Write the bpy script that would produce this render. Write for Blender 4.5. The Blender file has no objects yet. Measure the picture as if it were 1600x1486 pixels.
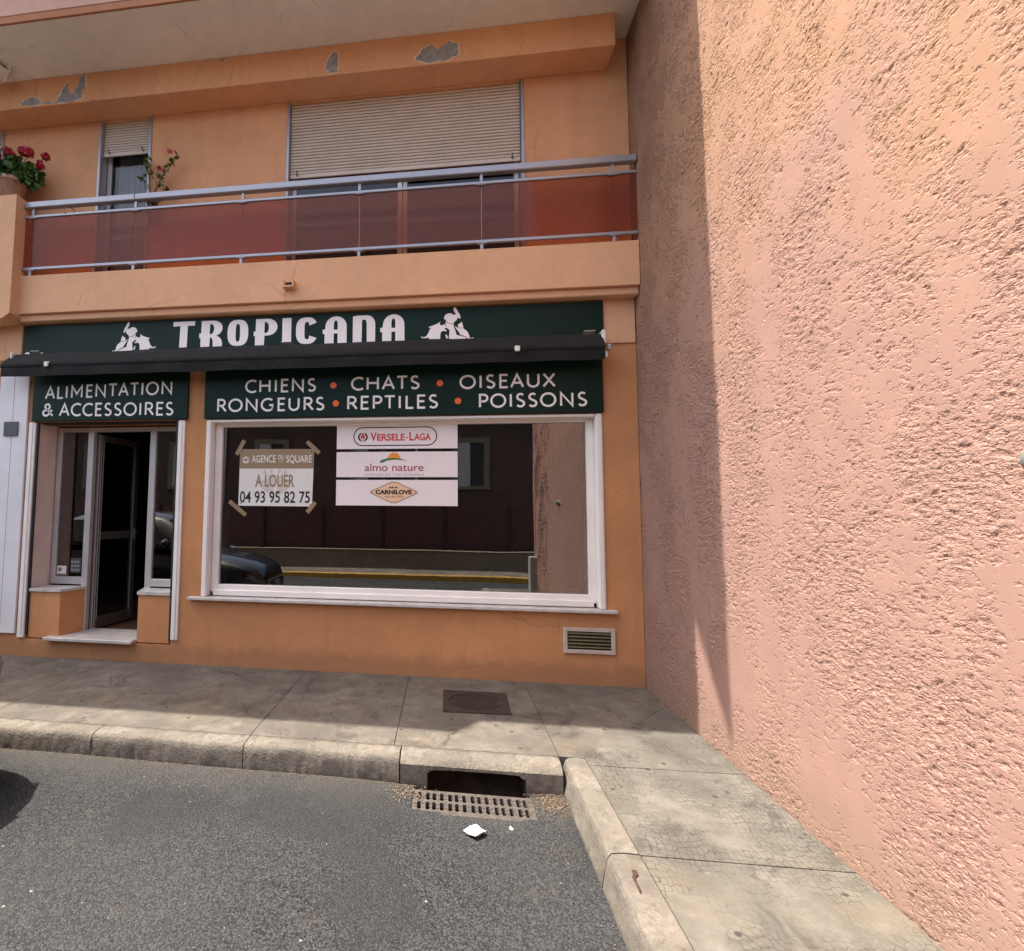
import bpy, bmesh, math, random
from mathutils import Vector, Matrix, noise
from mathutils.geometry import tessellate_polygon

S = bpy.context.scene
COL = S.collection
rnd = random.Random(7)
R = math.radians

# ------------------------------------------------------------------ camera
cam_d = bpy.data.cameras.new('camera')
cam = bpy.data.objects.new('camera', cam_d); COL.objects.link(cam)
S.camera = cam
cam_d.sensor_fit = 'HORIZONTAL'; cam_d.sensor_width = 36.0
cam_d.lens = 785.33 / 1600 * 36
cam_d.shift_x = (800 - 592) / 1600
cam_d.shift_y = 0.0
cam_d.clip_start = 0.05; cam_d.clip_end = 2000
RM = [[0.99137062, -0.13108686, 0.00073036], [0.13078361, 0.98866656, -0.07371619], [0.00894114, 0.07317558, 0.99727899]]
CP = (-1.97662, -5.44974, 1.72)
cam.matrix_world = Matrix(((RM[0][0], RM[0][2], -RM[0][1], CP[0]), (RM[1][0], RM[1][2], -RM[1][1], CP[1]),
                           (RM[2][0], RM[2][2], -RM[2][1], CP[2]), (0, 0, 0, 1)))

# ------------------------------------------------------------------ light
SUN_EL = 66.0
COT = 1 / math.tan(R(SUN_EL))
to_sun = Vector((-COT, 0.014, 1.0)).normalized()
sun_d = bpy.data.lights.new('sun', 'SUN'); sun = bpy.data.objects.new('sun', sun_d); COL.objects.link(sun)
sun_d.energy = 3.25; sun_d.angle = R(0.5); sun_d.color = (1.0, 0.93, 0.82)
sun.rotation_euler = to_sun.to_track_quat('Z', 'Y').to_euler()
sun.location = (-10, 0, 14)
W = bpy.data.worlds.new('World'); S.world = W; W.use_nodes = True
wn = W.node_tree.nodes; wl = W.node_tree.links
bg = wn['Background']
sky = wn.new('ShaderNodeTexSky'); sky.sky_type = 'NISHITA'; sky.sun_disc = False
sky.sun_elevation = R(SUN_EL); sky.sun_rotation = math.atan2(to_sun.x, to_sun.y)
sky.air_density = 1.0; sky.dust_density = 6.0; sky.ozone_density = 0.0
wl.new(sky.outputs[0], bg.inputs[0]); bg.inputs[1].default_value = 0.135

S.view_settings.view_transform = 'Standard'; S.view_settings.look = 'None'
S.view_settings.exposure = 1.68; S.view_settings.gamma = 1.0
S.render.engine = 'CYCLES'
S.cycles.use_denoising = True; S.cycles.denoising_prefilter = 'NONE'
S.cycles.max_bounces = 8; S.cycles.diffuse_bounces = 5; S.cycles.transparent_max_bounces = 12

# ------------------------------------------------------------------ materials
class NT:
    def __init__(s, name):
        s.m = bpy.data.materials.new(name); s.m.use_nodes = True
        s.n = s.m.node_tree.nodes; s.l = s.m.node_tree.links
        s.b = s.n['Principled BSDF']; s.out = s.n['Material Output']
        s.tc = s.n.new('ShaderNodeTexCoord')
    def new(s, t, **k):
        x = s.n.new('ShaderNode' + t)
        for a, v in k.items(): setattr(x, a, v)
        return x
    def mapping(s, scale=(1, 1, 1), rot=(0, 0, 0), src=None):
        m = s.new('Mapping'); m.inputs['Scale'].default_value = scale; m.inputs['Rotation'].default_value = rot
        s.l.new(src or s.tc.outputs['Object'], m.inputs['Vector']); return m.outputs[0]
    def noise(s, scale, detail=4, rough=.55, vec=None, dist=0):
        x = s.new('TexNoise'); x.inputs['Scale'].default_value = scale; x.inputs['Detail'].default_value = detail
        x.inputs['Roughness'].default_value = rough; x.inputs['Distortion'].default_value = dist
        s.l.new(vec or s.tc.outputs['Object'], x.inputs['Vector']); return x.outputs['Fac']
    def voronoi(s, scale, feature='F1', vec=None, rand=1.0, out='Distance'):
        x = s.new('TexVoronoi', feature=feature); x.inputs['Scale'].default_value = scale
        x.inputs['Randomness'].default_value = rand
        s.l.new(vec or s.tc.outputs['Object'], x.inputs['Vector']); return x.outputs[out]
    def ramp(s, fac, stops):
        x = s.new('ValToRGB'); e = x.color_ramp.elements
        while len(e) < len(stops): e.new(.5)
        for i, (p, c) in enumerate(stops):
            e[i].position = p; e[i].color = (c, c, c, 1) if isinstance(c, (int, float)) else (*c, 1)
        s.l.new(fac, x.inputs[0]); return x.outputs[0]
    def math(s, op, a, b=None, clamp=False):
        x = s.new('Math', operation=op, use_clamp=clamp)
        for i, v in enumerate((a, b)):
            if v is None: continue
            if isinstance(v, (int, float)): x.inputs[i].default_value = v
            else: s.l.new(v, x.inputs[i])
        return x.outputs[0]
    def mix(s, fac, a, b, mode='MIX'):
        x = s.new('Mix', data_type='RGBA', blend_type=mode)
        for sock, v in ((x.inputs[0], fac), (x.inputs[6], a), (x.inputs[7], b)):
            if isinstance(v, (int, float)): sock.default_value = v
            elif isinstance(v, tuple): sock.default_value = (*v, 1)
            else: s.l.new(v, sock)
        return x.outputs[2]
    def sep(s, src=None):
        x = s.new('SeparateXYZ'); s.l.new(src or s.tc.outputs['Object'], x.inputs[0]); return x.outputs
    def bump(s, h, strength=.3, dist=.01):
        x = s.new('Bump'); x.inputs['Strength'].default_value = strength; x.inputs['Distance'].default_value = dist
        s.l.new(h, x.inputs['Height']); s.l.new(x.outputs[0], s.b.inputs['Normal']); return x
    def set(s, color=None, rough=None, metal=None, spec=None):
        if color is not None:
            if isinstance(color, tuple): s.b.inputs['Base Color'].default_value = (*color, 1)
            else: s.l.new(color, s.b.inputs['Base Color'])
        if rough is not None:
            if isinstance(rough, (int, float)): s.b.inputs['Roughness'].default_value = rough
            else: s.l.new(rough, s.b.inputs['Roughness'])
        if metal is not None: s.b.inputs['Metallic'].default_value = metal
        if spec is not None: s.b.inputs['Specular IOR Level'].default_value = spec
        return s.m

def shade(c, k): return tuple(min(1, v * k) for v in c)

def simple(name, c, rough=.6, metal=0, var=.12, scale=6, bump=0, bscale=200, spec=.5):
    t = NT(name)
    f = t.noise(scale, 5)
    col = t.mix(t.ramp(f, [(.3, 0.0), (.7, 1.0)]), shade(c, 1 - var), shade(c, 1 + var))
    if bump: t.bump(t.noise(bscale, 3), bump, .004)
    r = t.math('ADD', t.math('MULTIPLY', t.noise(scale * 3, 3), .2), rough - .1)
    return t.set(col, r, metal, spec)

def plaster(name, c, stain=.25, base_dirt=None, bump=.5):
    t = NT(name)
    big = t.noise(.9, 5, .6); mid = t.noise(7, 6, .65)
    col = t.mix(t.ramp(big, [(.3, 0.0), (.7, 1.0)]), shade(c, 1 - stain * .6), shade(c, 1 + stain * .35))
    streak = t.noise(3.0, 5, .6, t.mapping((2.2, 2.2, .22)))
    col = t.mix(t.ramp(streak, [(.5, 0.0), (.72, stain * .8)]), col, shade(c, .62))
    col = t.mix(t.ramp(mid, [(.35, .16), (.6, 0.0)]), col, shade(c, .6))
    if base_dirt is not None:
        z = t.sep()[2]
        zz = t.math('ADD', z, t.math('MULTIPLY', t.noise(5, 5), -.28))
        col = t.mix(t.ramp(zz, [(0.0, .42), (.10, 0.0)]), col, base_dirt)
    col = t.mix(t.ramp(t.noise(95, 4, .75), [(.35, .22), (.62, 0.0)]), col, shade(c, .68))
    wob = t.new('TexNoise'); wob.inputs['Scale'].default_value = 4; wob.inputs['Detail'].default_value = 5; t.l.new(t.tc.outputs['Object'], wob.inputs['Vector'])
    add = t.new('VectorMath', operation='MULTIPLY_ADD'); add.inputs[1].default_value = (.25, .0, .25)
    t.l.new(wob.outputs['Color'], add.inputs[0]); t.l.new(t.tc.outputs['Object'], add.inputs[2])
    ck = t.math('MULTIPLY', t.ramp(t.voronoi(1.1, 'DISTANCE_TO_EDGE', add.outputs[0]), [(0.0, 1.0), (.006, 0.0)]), t.ramp(t.noise(.9, 3), [(.54, 0.0), (.62, .6)]))
    col = t.mix(ck, col, shade(c, .4))
    spk = t.voronoi(34)
    col = t.mix(t.ramp(spk, [(.0, .35), (.055, 0.0)]), col, shade(c, .35))
    h = t.math('ADD', t.noise(120, 4, .7), t.math('MULTIPLY', t.noise(18, 4), .8))
    t.bump(h, bump, .006)
    return t.set(col, .92, 0, .2)

M = {}
M['wall'] = plaster('ochre_plaster', (.58, .272, .122), .3, (.20, .12, .075))
M['upper'] = plaster('peach_plaster', (.74, .385, .205), .2)
M['beam'] = plaster('pale_peach_plaster', (.77, .44, .255), .2)
M['fascia'] = plaster('pink_plaster', (.60, .37, .29), .2)
M['drip'] = plaster('terracotta_paint', (.42, .19, .105), .15)
M['soffit'] = plaster('soffit_paint', (.86, .82, .75), .16)
M['jamb'] = simple('pale_pink_paint', (.72, .56, .49), .6, var=.05)
M['white'] = simple('white_aluminium', (.82, .77, .73), .38, var=.05, scale=3)
M['alu'] = simple('anodised_aluminium', (.55, .53, .51), .36, .3, var=.1, scale=4)
M['steel'] = simple('rail_aluminium', (.36, .36, .39), .32, .4, var=.05, scale=5)
M['bronze'] = simple('door_metal', (.20, .165, .14), .4, .6, var=.1)
M['marble'] = simple('grey_marble', (.52, .49, .46), .35, var=.18, scale=9, bump=.05)
M['pillar'] = simple('pale_marble', (.70, .69, .70), .5, var=.07, scale=2.5)
M['slate'] = simple('slate_plaque', (.07, .075, .085), .5, var=.1)
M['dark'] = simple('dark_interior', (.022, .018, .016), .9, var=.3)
M['floor'] = simple('interior_floor', (.16, .075, .035), .6, var=.2)
M['letter'] = simple('white_vinyl', (.90, .84, .80), .45, var=.02)
M['orange'] = simple('orange_vinyl', (.85, .135, .015), .45, var=.03)
M['red'] = simple('red_ink', (.62, .045, .04), .5, var=.03)
M['maroon'] = simple('maroon_ink', (.33, .03, .045), .5, var=.03)
M['black'] = simple('black_ink', (.012, .01, .01), .5, var=.05)
M['greyink'] = simple('grey_ink', (.38, .33, .33), .5, var=.03)
M['green'] = simple('green_ink', (.05, .16, .04), .5, var=.03)
M['sunny'] = simple('orange_ink', (.85, .33, .03), .5, var=.03)
M['peach'] = simple('peach_ink', (.85, .56, .36), .5, var=.03)
M['kraft'] = simple('kraft_brown_ink', (.30, .205, .11), .5, var=.06)
M['palebeige'] = simple('pale_beige_ink', (.62, .55, .48), .5, var=.04)
M['paper'] = simple('poster_card', (.76, .73, .68), .5, var=.04)
M['plate'] = simple('white_plate', (.88, .79, .77), .4, var=.03, scale=2)
M['tape'] = simple('brown_tape', (.30, .21, .12), .3, var=.15, scale=20)
M['cloth'] = simple('black_awning_cloth', (.0045, .004, .005), .9, var=.5, scale=3.5, bump=.25, bscale=60)
M['bracket'] = simple('white_bracket', (.75, .72, .66), .45, var=.06)
M['iron'] = NT('rusty_iron')
t = M['iron']; M['iron'] = t.set(t.mix(t.ramp(t.noise(30, 6, .7), [(.35, 0.0), (.65, 1.0)]), (.05, .045, .042), (.115, .095, .082)), .75, .2); t.bump(t.noise(160, 4), .3, .003)
M['covercast'] = simple('dark_cast_iron', (.042, .034, .031), .6, .3, var=.3, scale=14, bump=.3, bscale=120)
M['bare'] = simple('bare_concrete', (.27, .265, .265), .95, var=.3, scale=14, bump=.5, bscale=90)
M['shutter'] = simple('cream_shutter', (.62, .54, .46), .5, var=.05, scale=3)
M['curtain'] = simple('grey_lace_curtain', (.20, .225, .24), .9, var=.2, scale=40)
M['leaf'] = simple('geranium_leaf', (.05, .12, .025), .55, var=.55, scale=22)
M['leaf2'] = simple('pale_leaf', (.11, .15, .05), .55, var=.4, scale=30)
M['stem'] = simple('plant_stem', (.13, .11, .05), .7, var=.3)
M['petal'] = simple('red_petal', (.42, .008, .03), .5, var=.35, scale=30)
M['pink'] = simple('pink_petal', (.70, .13, .18), .5, var=.25, scale=30)
M['pot'] = simple('clay_pot', (.50, .30, .21), .8, var=.15, scale=12)
M['redpot'] = simple('red_pot', (.40, .03, .05), .4, var=.1)
M['wire'] = simple('copper_wire', (.35, .17, .10), .5, .5, var=.1)
M['scrap'] = simple('white_paper', (.66, .66, .65), .8, var=.02)
M['crumb'] = simple('dry_leaf', (.15, .105, .068), .9, var=.6, scale=60)
M['rust'] = simple('rust_stain', (.048, .021, .013), .8, var=.25, scale=40)
M['blob'] = simple('grey_plastic', (.16, .165, .165), .5, var=.1)
M['tyre'] = simple('tyre_rubber', (.02, .02, .02), .85, var=.2)
M['trim'] = simple('black_trim', (.015, .015, .016), .6, var=.2)
M['chrome'] = simple('chrome', (.75, .75, .75), .12, 1, var=.02)
t = NT('black_car_paint'); t.b.inputs['Coat Weight'].default_value = 1; t.b.inputs['Coat Roughness'].default_value = .03
M['paint'] = t.set((.008, .008, .010), .3, .3)
t = NT('green_sign_board'); M['board'] = t.set(t.mix(t.noise(1.2, 4), (.003, .0165, .010), (.0045, .0215, .0135)), t.math('ADD', t.math('MULTIPLY', t.noise(3, 4), .12), .36), 0, .18)

def glass(name, tint, ior, rough=0.0, wave=0.0, alpha_tint=None):
    t = NT(name); t.n.remove(t.b)
    lw = t.new('LayerWeight'); lw.inputs[0].default_value = .5
    fr = t.math('ADD', t.math('MULTIPLY', t.math('POWER', lw.outputs['Facing'], 5.0), 1 - ior), ior)
    g = t.new('BsdfGlossy'); g.inputs['Roughness'].default_value = rough
    tr = t.new('BsdfTransparent'); tr.inputs[0].default_value = (*tint, 1)
    mx = t.new('MixShader')
    t.l.new(fr, mx.inputs[0]); t.l.new(tr.outputs[0], mx.inputs[1]); t.l.new(g.outputs[0], mx.inputs[2])
    if wave:
        b = t.new('Bump'); b.inputs['Strength'].default_value = wave; b.inputs['Distance'].default_value = .02
        t.l.new(t.noise(1.6, 1.0, .4), b.inputs['Height']); t.l.new(b.outputs[0], g.inputs['Normal'])
    t.l.new(mx.outputs[0], t.out.inputs[0])
    return t.m
M['glass'] = glass('shop_glass', (.5, .5, .5), .22, 0, .04)
M['wglass'] = glass('window_glass', (.9, .9, .9), .035)
# smoked red balcony glass: tinted, a little milky
t = NT('smoked_red_glass'); t.n.remove(t.b)
tr = t.new('BsdfTransparent'); tr.inputs[0].default_value = (.84, .50, .38, 1)
df = t.new('BsdfDiffuse'); df.inputs[0].default_value = (.34, .155, .105, 1)
gl = t.new('BsdfGlossy'); gl.inputs['Roughness'].default_value = .06
m1 = t.new('MixShader'); m1.inputs[0].default_value = .22
m2 = t.new('MixShader'); m2.inputs[0].default_value = .02
t.l.new(tr.outputs[0], m1.inputs[1]); t.l.new(df.outputs[0], m1.inputs[2])
t.l.new(m1.outputs[0], m2.inputs[1]); t.l.new(gl.outputs[0], m2.inputs[2]); t.l.new(m2.outputs[0], t.out.inputs[0])
M['railglass'] = t.m

# rough pink render: real displacement; trowelled flats where the coarse noise clips the height
def rough_render():
    t = NT('rough_pink_render')
    st = t.mapping((1, .60, 1), (R(12), 0, 0))
    f1 = t.noise(44, 4, .62, st, .2)
    f2 = t.noise(17, 4, .6, t.mapping((1, .55, 1), (R(-8), 0, 0)), .3)
    f3 = t.noise(105, 3, .6, st, .2)
    big = t.noise(2.5, 6, .62, t.mapping((1, 1, .6), (R(10), 0, 0)), .3)
    rough = t.math('ADD', t.math('MULTIPLY', t.math('SUBTRACT', f1, .5), 3.6), t.math('MULTIPLY', t.math('SUBTRACT', f2, .5), 2.0))
    rough = t.math('ADD', rough, t.math('MULTIPLY', t.math('SUBTRACT', f3, .5), 1.5))
    h = t.math('ADD', rough, t.math('MULTIPLY', t.math('SUBTRACT', big, .478), 4.6))
    h = t.math('MINIMUM', h, .25)
    h = t.math('MAXIMUM', h, -1.0)
    h = t.math('ADD', h, t.math('ADD', t.math('MULTIPLY', t.noise(1.0, 3), .6), t.math('MULTIPLY', t.noise(210, 3), .045)))
    y = t.sep()[1]
    amp = t.new('MapRange'); amp.inputs[1].default_value = -1.15; amp.inputs[2].default_value = -2.1
    amp.inputs[3].default_value = .17; amp.inputs[4].default_value = 1.0; t.l.new(y, amp.inputs[0])
    d = t.new('Displacement'); d.inputs['Midlevel'].default_value = .1; d.inputs['Scale'].default_value = .052
    t.l.new(t.math('MULTIPLY', h, amp.outputs[0]), d.inputs['Height'])
    t.l.new(d.outputs[0], t.out.inputs['Displacement'])
    c0 = (.295, .182, .151); c1 = (.325, .196, .130)
    zt = t.math('ADD', t.math('MULTIPLY', t.sep()[2], .14), t.math('MULTIPLY', t.math('SUBTRACT', t.noise(.7, 5), .5), 1.3))
    col = t.mix(t.ramp(zt, [(.32, 0.0), (.62, 1.0)]), c0, c1)
    col = t.mix(t.ramp(t.noise(4, 5), [(.4, 0.0), (.75, .3)]), col, (.43, .26, .21))
    z = t.sep()[2]
    zz = t.math('ADD', z, t.math('MULTIPLY', t.noise(3.5, 6, .65), -.35))
    col = t.mix(t.ramp(zz, [(-.0, .6), (.16, 0.0)]), col, (.25, .17, .125))
    gr = t.noise(1.1, 5, .6, t.mapping((1, 1, .35)))
    gm = t.math('MULTIPLY', t.ramp(gr, [(.50, 0.0), (.70, .45)]), t.ramp(t.math('MULTIPLY', z, .6), [(.0, 1.0), (.9, 0.0)]))
    col = t.mix(gm, col, (.33, .215, .18))
    t.m.displacement_method = 'BOTH'
    return t.set(col, .93, 0, .15)
M['render'] = rough_render()
M['wallside'] = plaster('pink_side_plaster', (.46, .28, .23), .2)

def concrete(name, c, stamped=False):
    t = NT(name)
    big = t.noise(1.6, 6, .62); mid = t.noise(6, 6, .65)
    col = t.mix(t.ramp(big, [(.34, 0.0), (.66, 1.0)]), shade(c, .62), shade(c, 1.2))
    col = t.mix(t.ramp(mid, [(.42, .55), (.62, 0.0)]), col, shade(c, .55))
    col = t.mix(t.ramp(t.noise(45, 5, .7), [(.35, .3), (.6, 0.0)]), col, shade(c, .5))
    col = t.mix(t.ramp(t.noise(2.7, 7, .7, None, .8), [(.52, 0.0), (.66, .85)]), col, shade(c, .38))
    col = t.mix(t.ramp(t.noise(3.9, 6, .68), [(.60, 0.0), (.74, .7)]), col, shade(c, 1.45))
    col = t.mix(t.ramp(t.noise(1.15, 4, .6), [(.52, 0.0), (.66, .35)]), col, (c[0] * 1.15, c[1] * .98, c[2] * .72))
    # gum and tar spots
    wv = t.mapping((1, 1, 1))
    v = t.new('TexVoronoi'); v.inputs['Scale'].default_value = 6.5; t.l.new(wv, v.inputs['Vector'])
    big_only = t.math('GREATER_THAN', t.sep(v.outputs['Color'])[0], .34)
    dd = t.math('ADD', v.outputs['Distance'], t.math('MULTIPLY', t.math('SUBTRACT', t.noise(22, 3), .5), .12))
    spot = t.math('MULTIPLY', t.ramp(dd, [(.08, .95), (.13, 0.0)]), big_only)
    col = t.mix(spot, col, shade(c, .28))
    h = t.math('ADD', t.math('MULTIPLY', t.noise(90, 5, .7), .6), t.math('MULTIPLY', mid, .6))
    # hairline cracks / stamped pattern
    if stamped:
        wob = t.new('TexNoise'); wob.inputs['Scale'].default_value = 3.5; t.l.new(t.tc.outputs['Object'], wob.inputs['Vector'])
        add = t.new('VectorMath', operation='MULTIPLY_ADD'); add.inputs[1].default_value = (.13, .13, 0)
        t.l.new(wob.outputs['Color'], add.inputs[0]); t.l.new(t.tc.outputs['Object'], add.inputs[2])
        e = t.voronoi(1.0, 'DISTANCE_TO_EDGE', t.mapping((33, 23, 1), (0, 0, 0), add.outputs[0]), .5)
        mask = t.ramp(t.noise(2.6, 4), [(.40, 0.08), (.58, 1.0)])
        line = t.math('MULTIPLY', t.ramp(e, [(.015, 1.0), (.07, 0.0)]), mask)
        col = t.mix(t.math('MULTIPLY', line, .78), col, shade(c, .26))
        h = t.math('SUBTRACT', h, t.math('MULTIPLY', line, .9))
    else:
        wob = t.new('TexNoise'); wob.inputs['Scale'].default_value = 5; wob.inputs['Detail'].default_value = 5; t.l.new(t.tc.outputs['Object'], wob.inputs['Vector'])
        add = t.new('VectorMath', operation='MULTIPLY_ADD'); add.inputs[1].default_value = (.2, .2, 0)
        t.l.new(wob.outputs['Color'], add.inputs[0]); t.l.new(t.tc.outputs['Object'], add.inputs[2])
        e = t.voronoi(1.7, 'DISTANCE_TO_EDGE', add.outputs[0])
        line = t.math('MULTIPLY', t.ramp(e, [(.0, 1.0), (.012, 0.0)]), t.ramp(t.noise(1.3, 3), [(.5, 0.0), (.6, 1.0)]))
        col = t.mix(t.math('MULTIPLY', line, .7), col, shade(c, .25))
        e2 = t.voronoi(26, 'DISTANCE_TO_EDGE', add.outputs[0])
        l2 = t.math('MULTIPLY', t.ramp(e2, [(.0, 1.0), (.05, 0.0)]), t.ramp(t.noise(1.8, 4), [(.52, 0.0), (.64, 1.0)]))
        col = t.mix(t.math('MULTIPLY', l2, .35), col, shade(c, .35))
        h = t.math('SUBTRACT', h, t.math('MULTIPLY', line, .8))
    t.bump(h, .45, .008)
    return t.set(col, .9, 0, .25)
M['concrete'] = concrete('pavement_concrete', (.158, .139, .119))
M['stamped'] = concrete('stamped_concrete', (.165, .152, .131), True)

def kerb_mat():
    c = (.22, .195, .164)
    t = NT('kerb_stone'); z = t.sep()[2]
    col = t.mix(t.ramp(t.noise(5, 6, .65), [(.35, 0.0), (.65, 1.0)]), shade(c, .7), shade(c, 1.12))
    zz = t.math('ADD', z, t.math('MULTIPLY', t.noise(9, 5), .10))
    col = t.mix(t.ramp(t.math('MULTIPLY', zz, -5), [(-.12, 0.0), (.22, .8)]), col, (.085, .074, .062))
    col = t.mix(t.ramp(t.noise(14, 7, .72), [(.50, 0.0), (.64, .6)]), col, shade(c, .5))
    col = t.mix(t.ramp(t.noise(6.3, 6, .7), [(.58, 0.0), (.70, .65)]), col, shade(c, 1.4))
    v = t.voronoi(22); col = t.mix(t.math('MULTIPLY', t.ramp(v, [(.04, .8), (.12, 0.0)]), t.ramp(t.noise(8), [(.5, 0.0), (.6, 1.0)])), col, (.12, .10, .085))
    h = t.math('ADD', t.noise(60, 6, .75), t.math('MULTIPLY', t.noise(12, 5), 1.2)); t.bump(h, 1.0, .016)
    return t.set(col, .92, 0, .2)
M['kerb'] = kerb_mat()

def asphalt():
    t = NT('asphalt')
    v1 = t.new('TexVoronoi'); v1.inputs['Scale'].default_value = 98; t.l.new(t.tc.outputs['Object'], v1.inputs['Vector'])
    big = t.noise(.8, 5, .6)
    stone = t.sep(v1.outputs['Color'])[0]
    col = t.mix(stone, (.008, .0087, .010), (.067, .0705, .0755))
    col = t.mix(t.ramp(v1.outputs['Distance'], [(.45, 0.0), (.75, .8)]), col, (.02, .02, .02))
    col = t.mix(t.ramp(big, [(.35, 0.0), (.7, .35)]), col, (.058, .058, .058))
    col = t.mix(t.math('GREATER_THAN', stone, .9996), col, (.26, .24, .21))
    # pale tar / dirt smears
    sm = t.math('MULTIPLY', t.ramp(t.noise(2.1, 6, .7), [(.62, 0.0), (.74, .5)]), t.noise(30, 4))
    col = t.mix(sm, col, (.16, .13, .10))
    patch = t.ramp(t.noise(1.1, 3, .5), [(.56, 0.0), (.63, .55)])
    col = t.mix(patch, col, (.028, .029, .031))
    yy = t.math('ADD', t.sep()[1], t.math('MULTIPLY', t.noise(3, 5), .55))
    col = t.mix(t.ramp(t.math('ADD', yy, 2.35), [(.45, 0.0), (.85, .45)]), col, (.085, .078, .068))
    h = t.math('ADD', t.math('SUBTRACT', 1.0, v1.outputs['Distance']), t.math('MULTIPLY', stone, .6))
    t.bump(h, 1.0, .006)
    return t.set(col, .88, 0, .18)
M['road'] = asphalt()
M['ground'] = simple('bare_ground', (.2, .18, .15), .95, var=.2)
M['yellow'] = simple('yellow_kerb_paint', (.36, .21, .03), .7, var=.2, scale=8)
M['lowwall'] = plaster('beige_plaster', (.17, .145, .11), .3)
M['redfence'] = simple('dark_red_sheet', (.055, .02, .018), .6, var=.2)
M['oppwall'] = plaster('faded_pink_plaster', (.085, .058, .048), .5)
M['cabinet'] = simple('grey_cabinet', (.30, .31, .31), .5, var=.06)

# ------------------------------------------------------------------ object helpers
WL = {}          # world location of each object's origin
def thing(name, label, cat, loc=(0, 0, 0), group=None, kind=None):
    o = bpy.data.objects.new(name, None); COL.objects.link(o); o.empty_display_size = .1
    o.location = loc; WL[o.name] = Vector(loc); tag(o, label, cat, group, kind); return o
def tag(o, label, cat, group=None, kind=None):
    if label: o['label'] = label
    if cat: o['category'] = cat
    if group: o['group'] = group
    if kind: o['kind'] = kind
    return o

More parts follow.
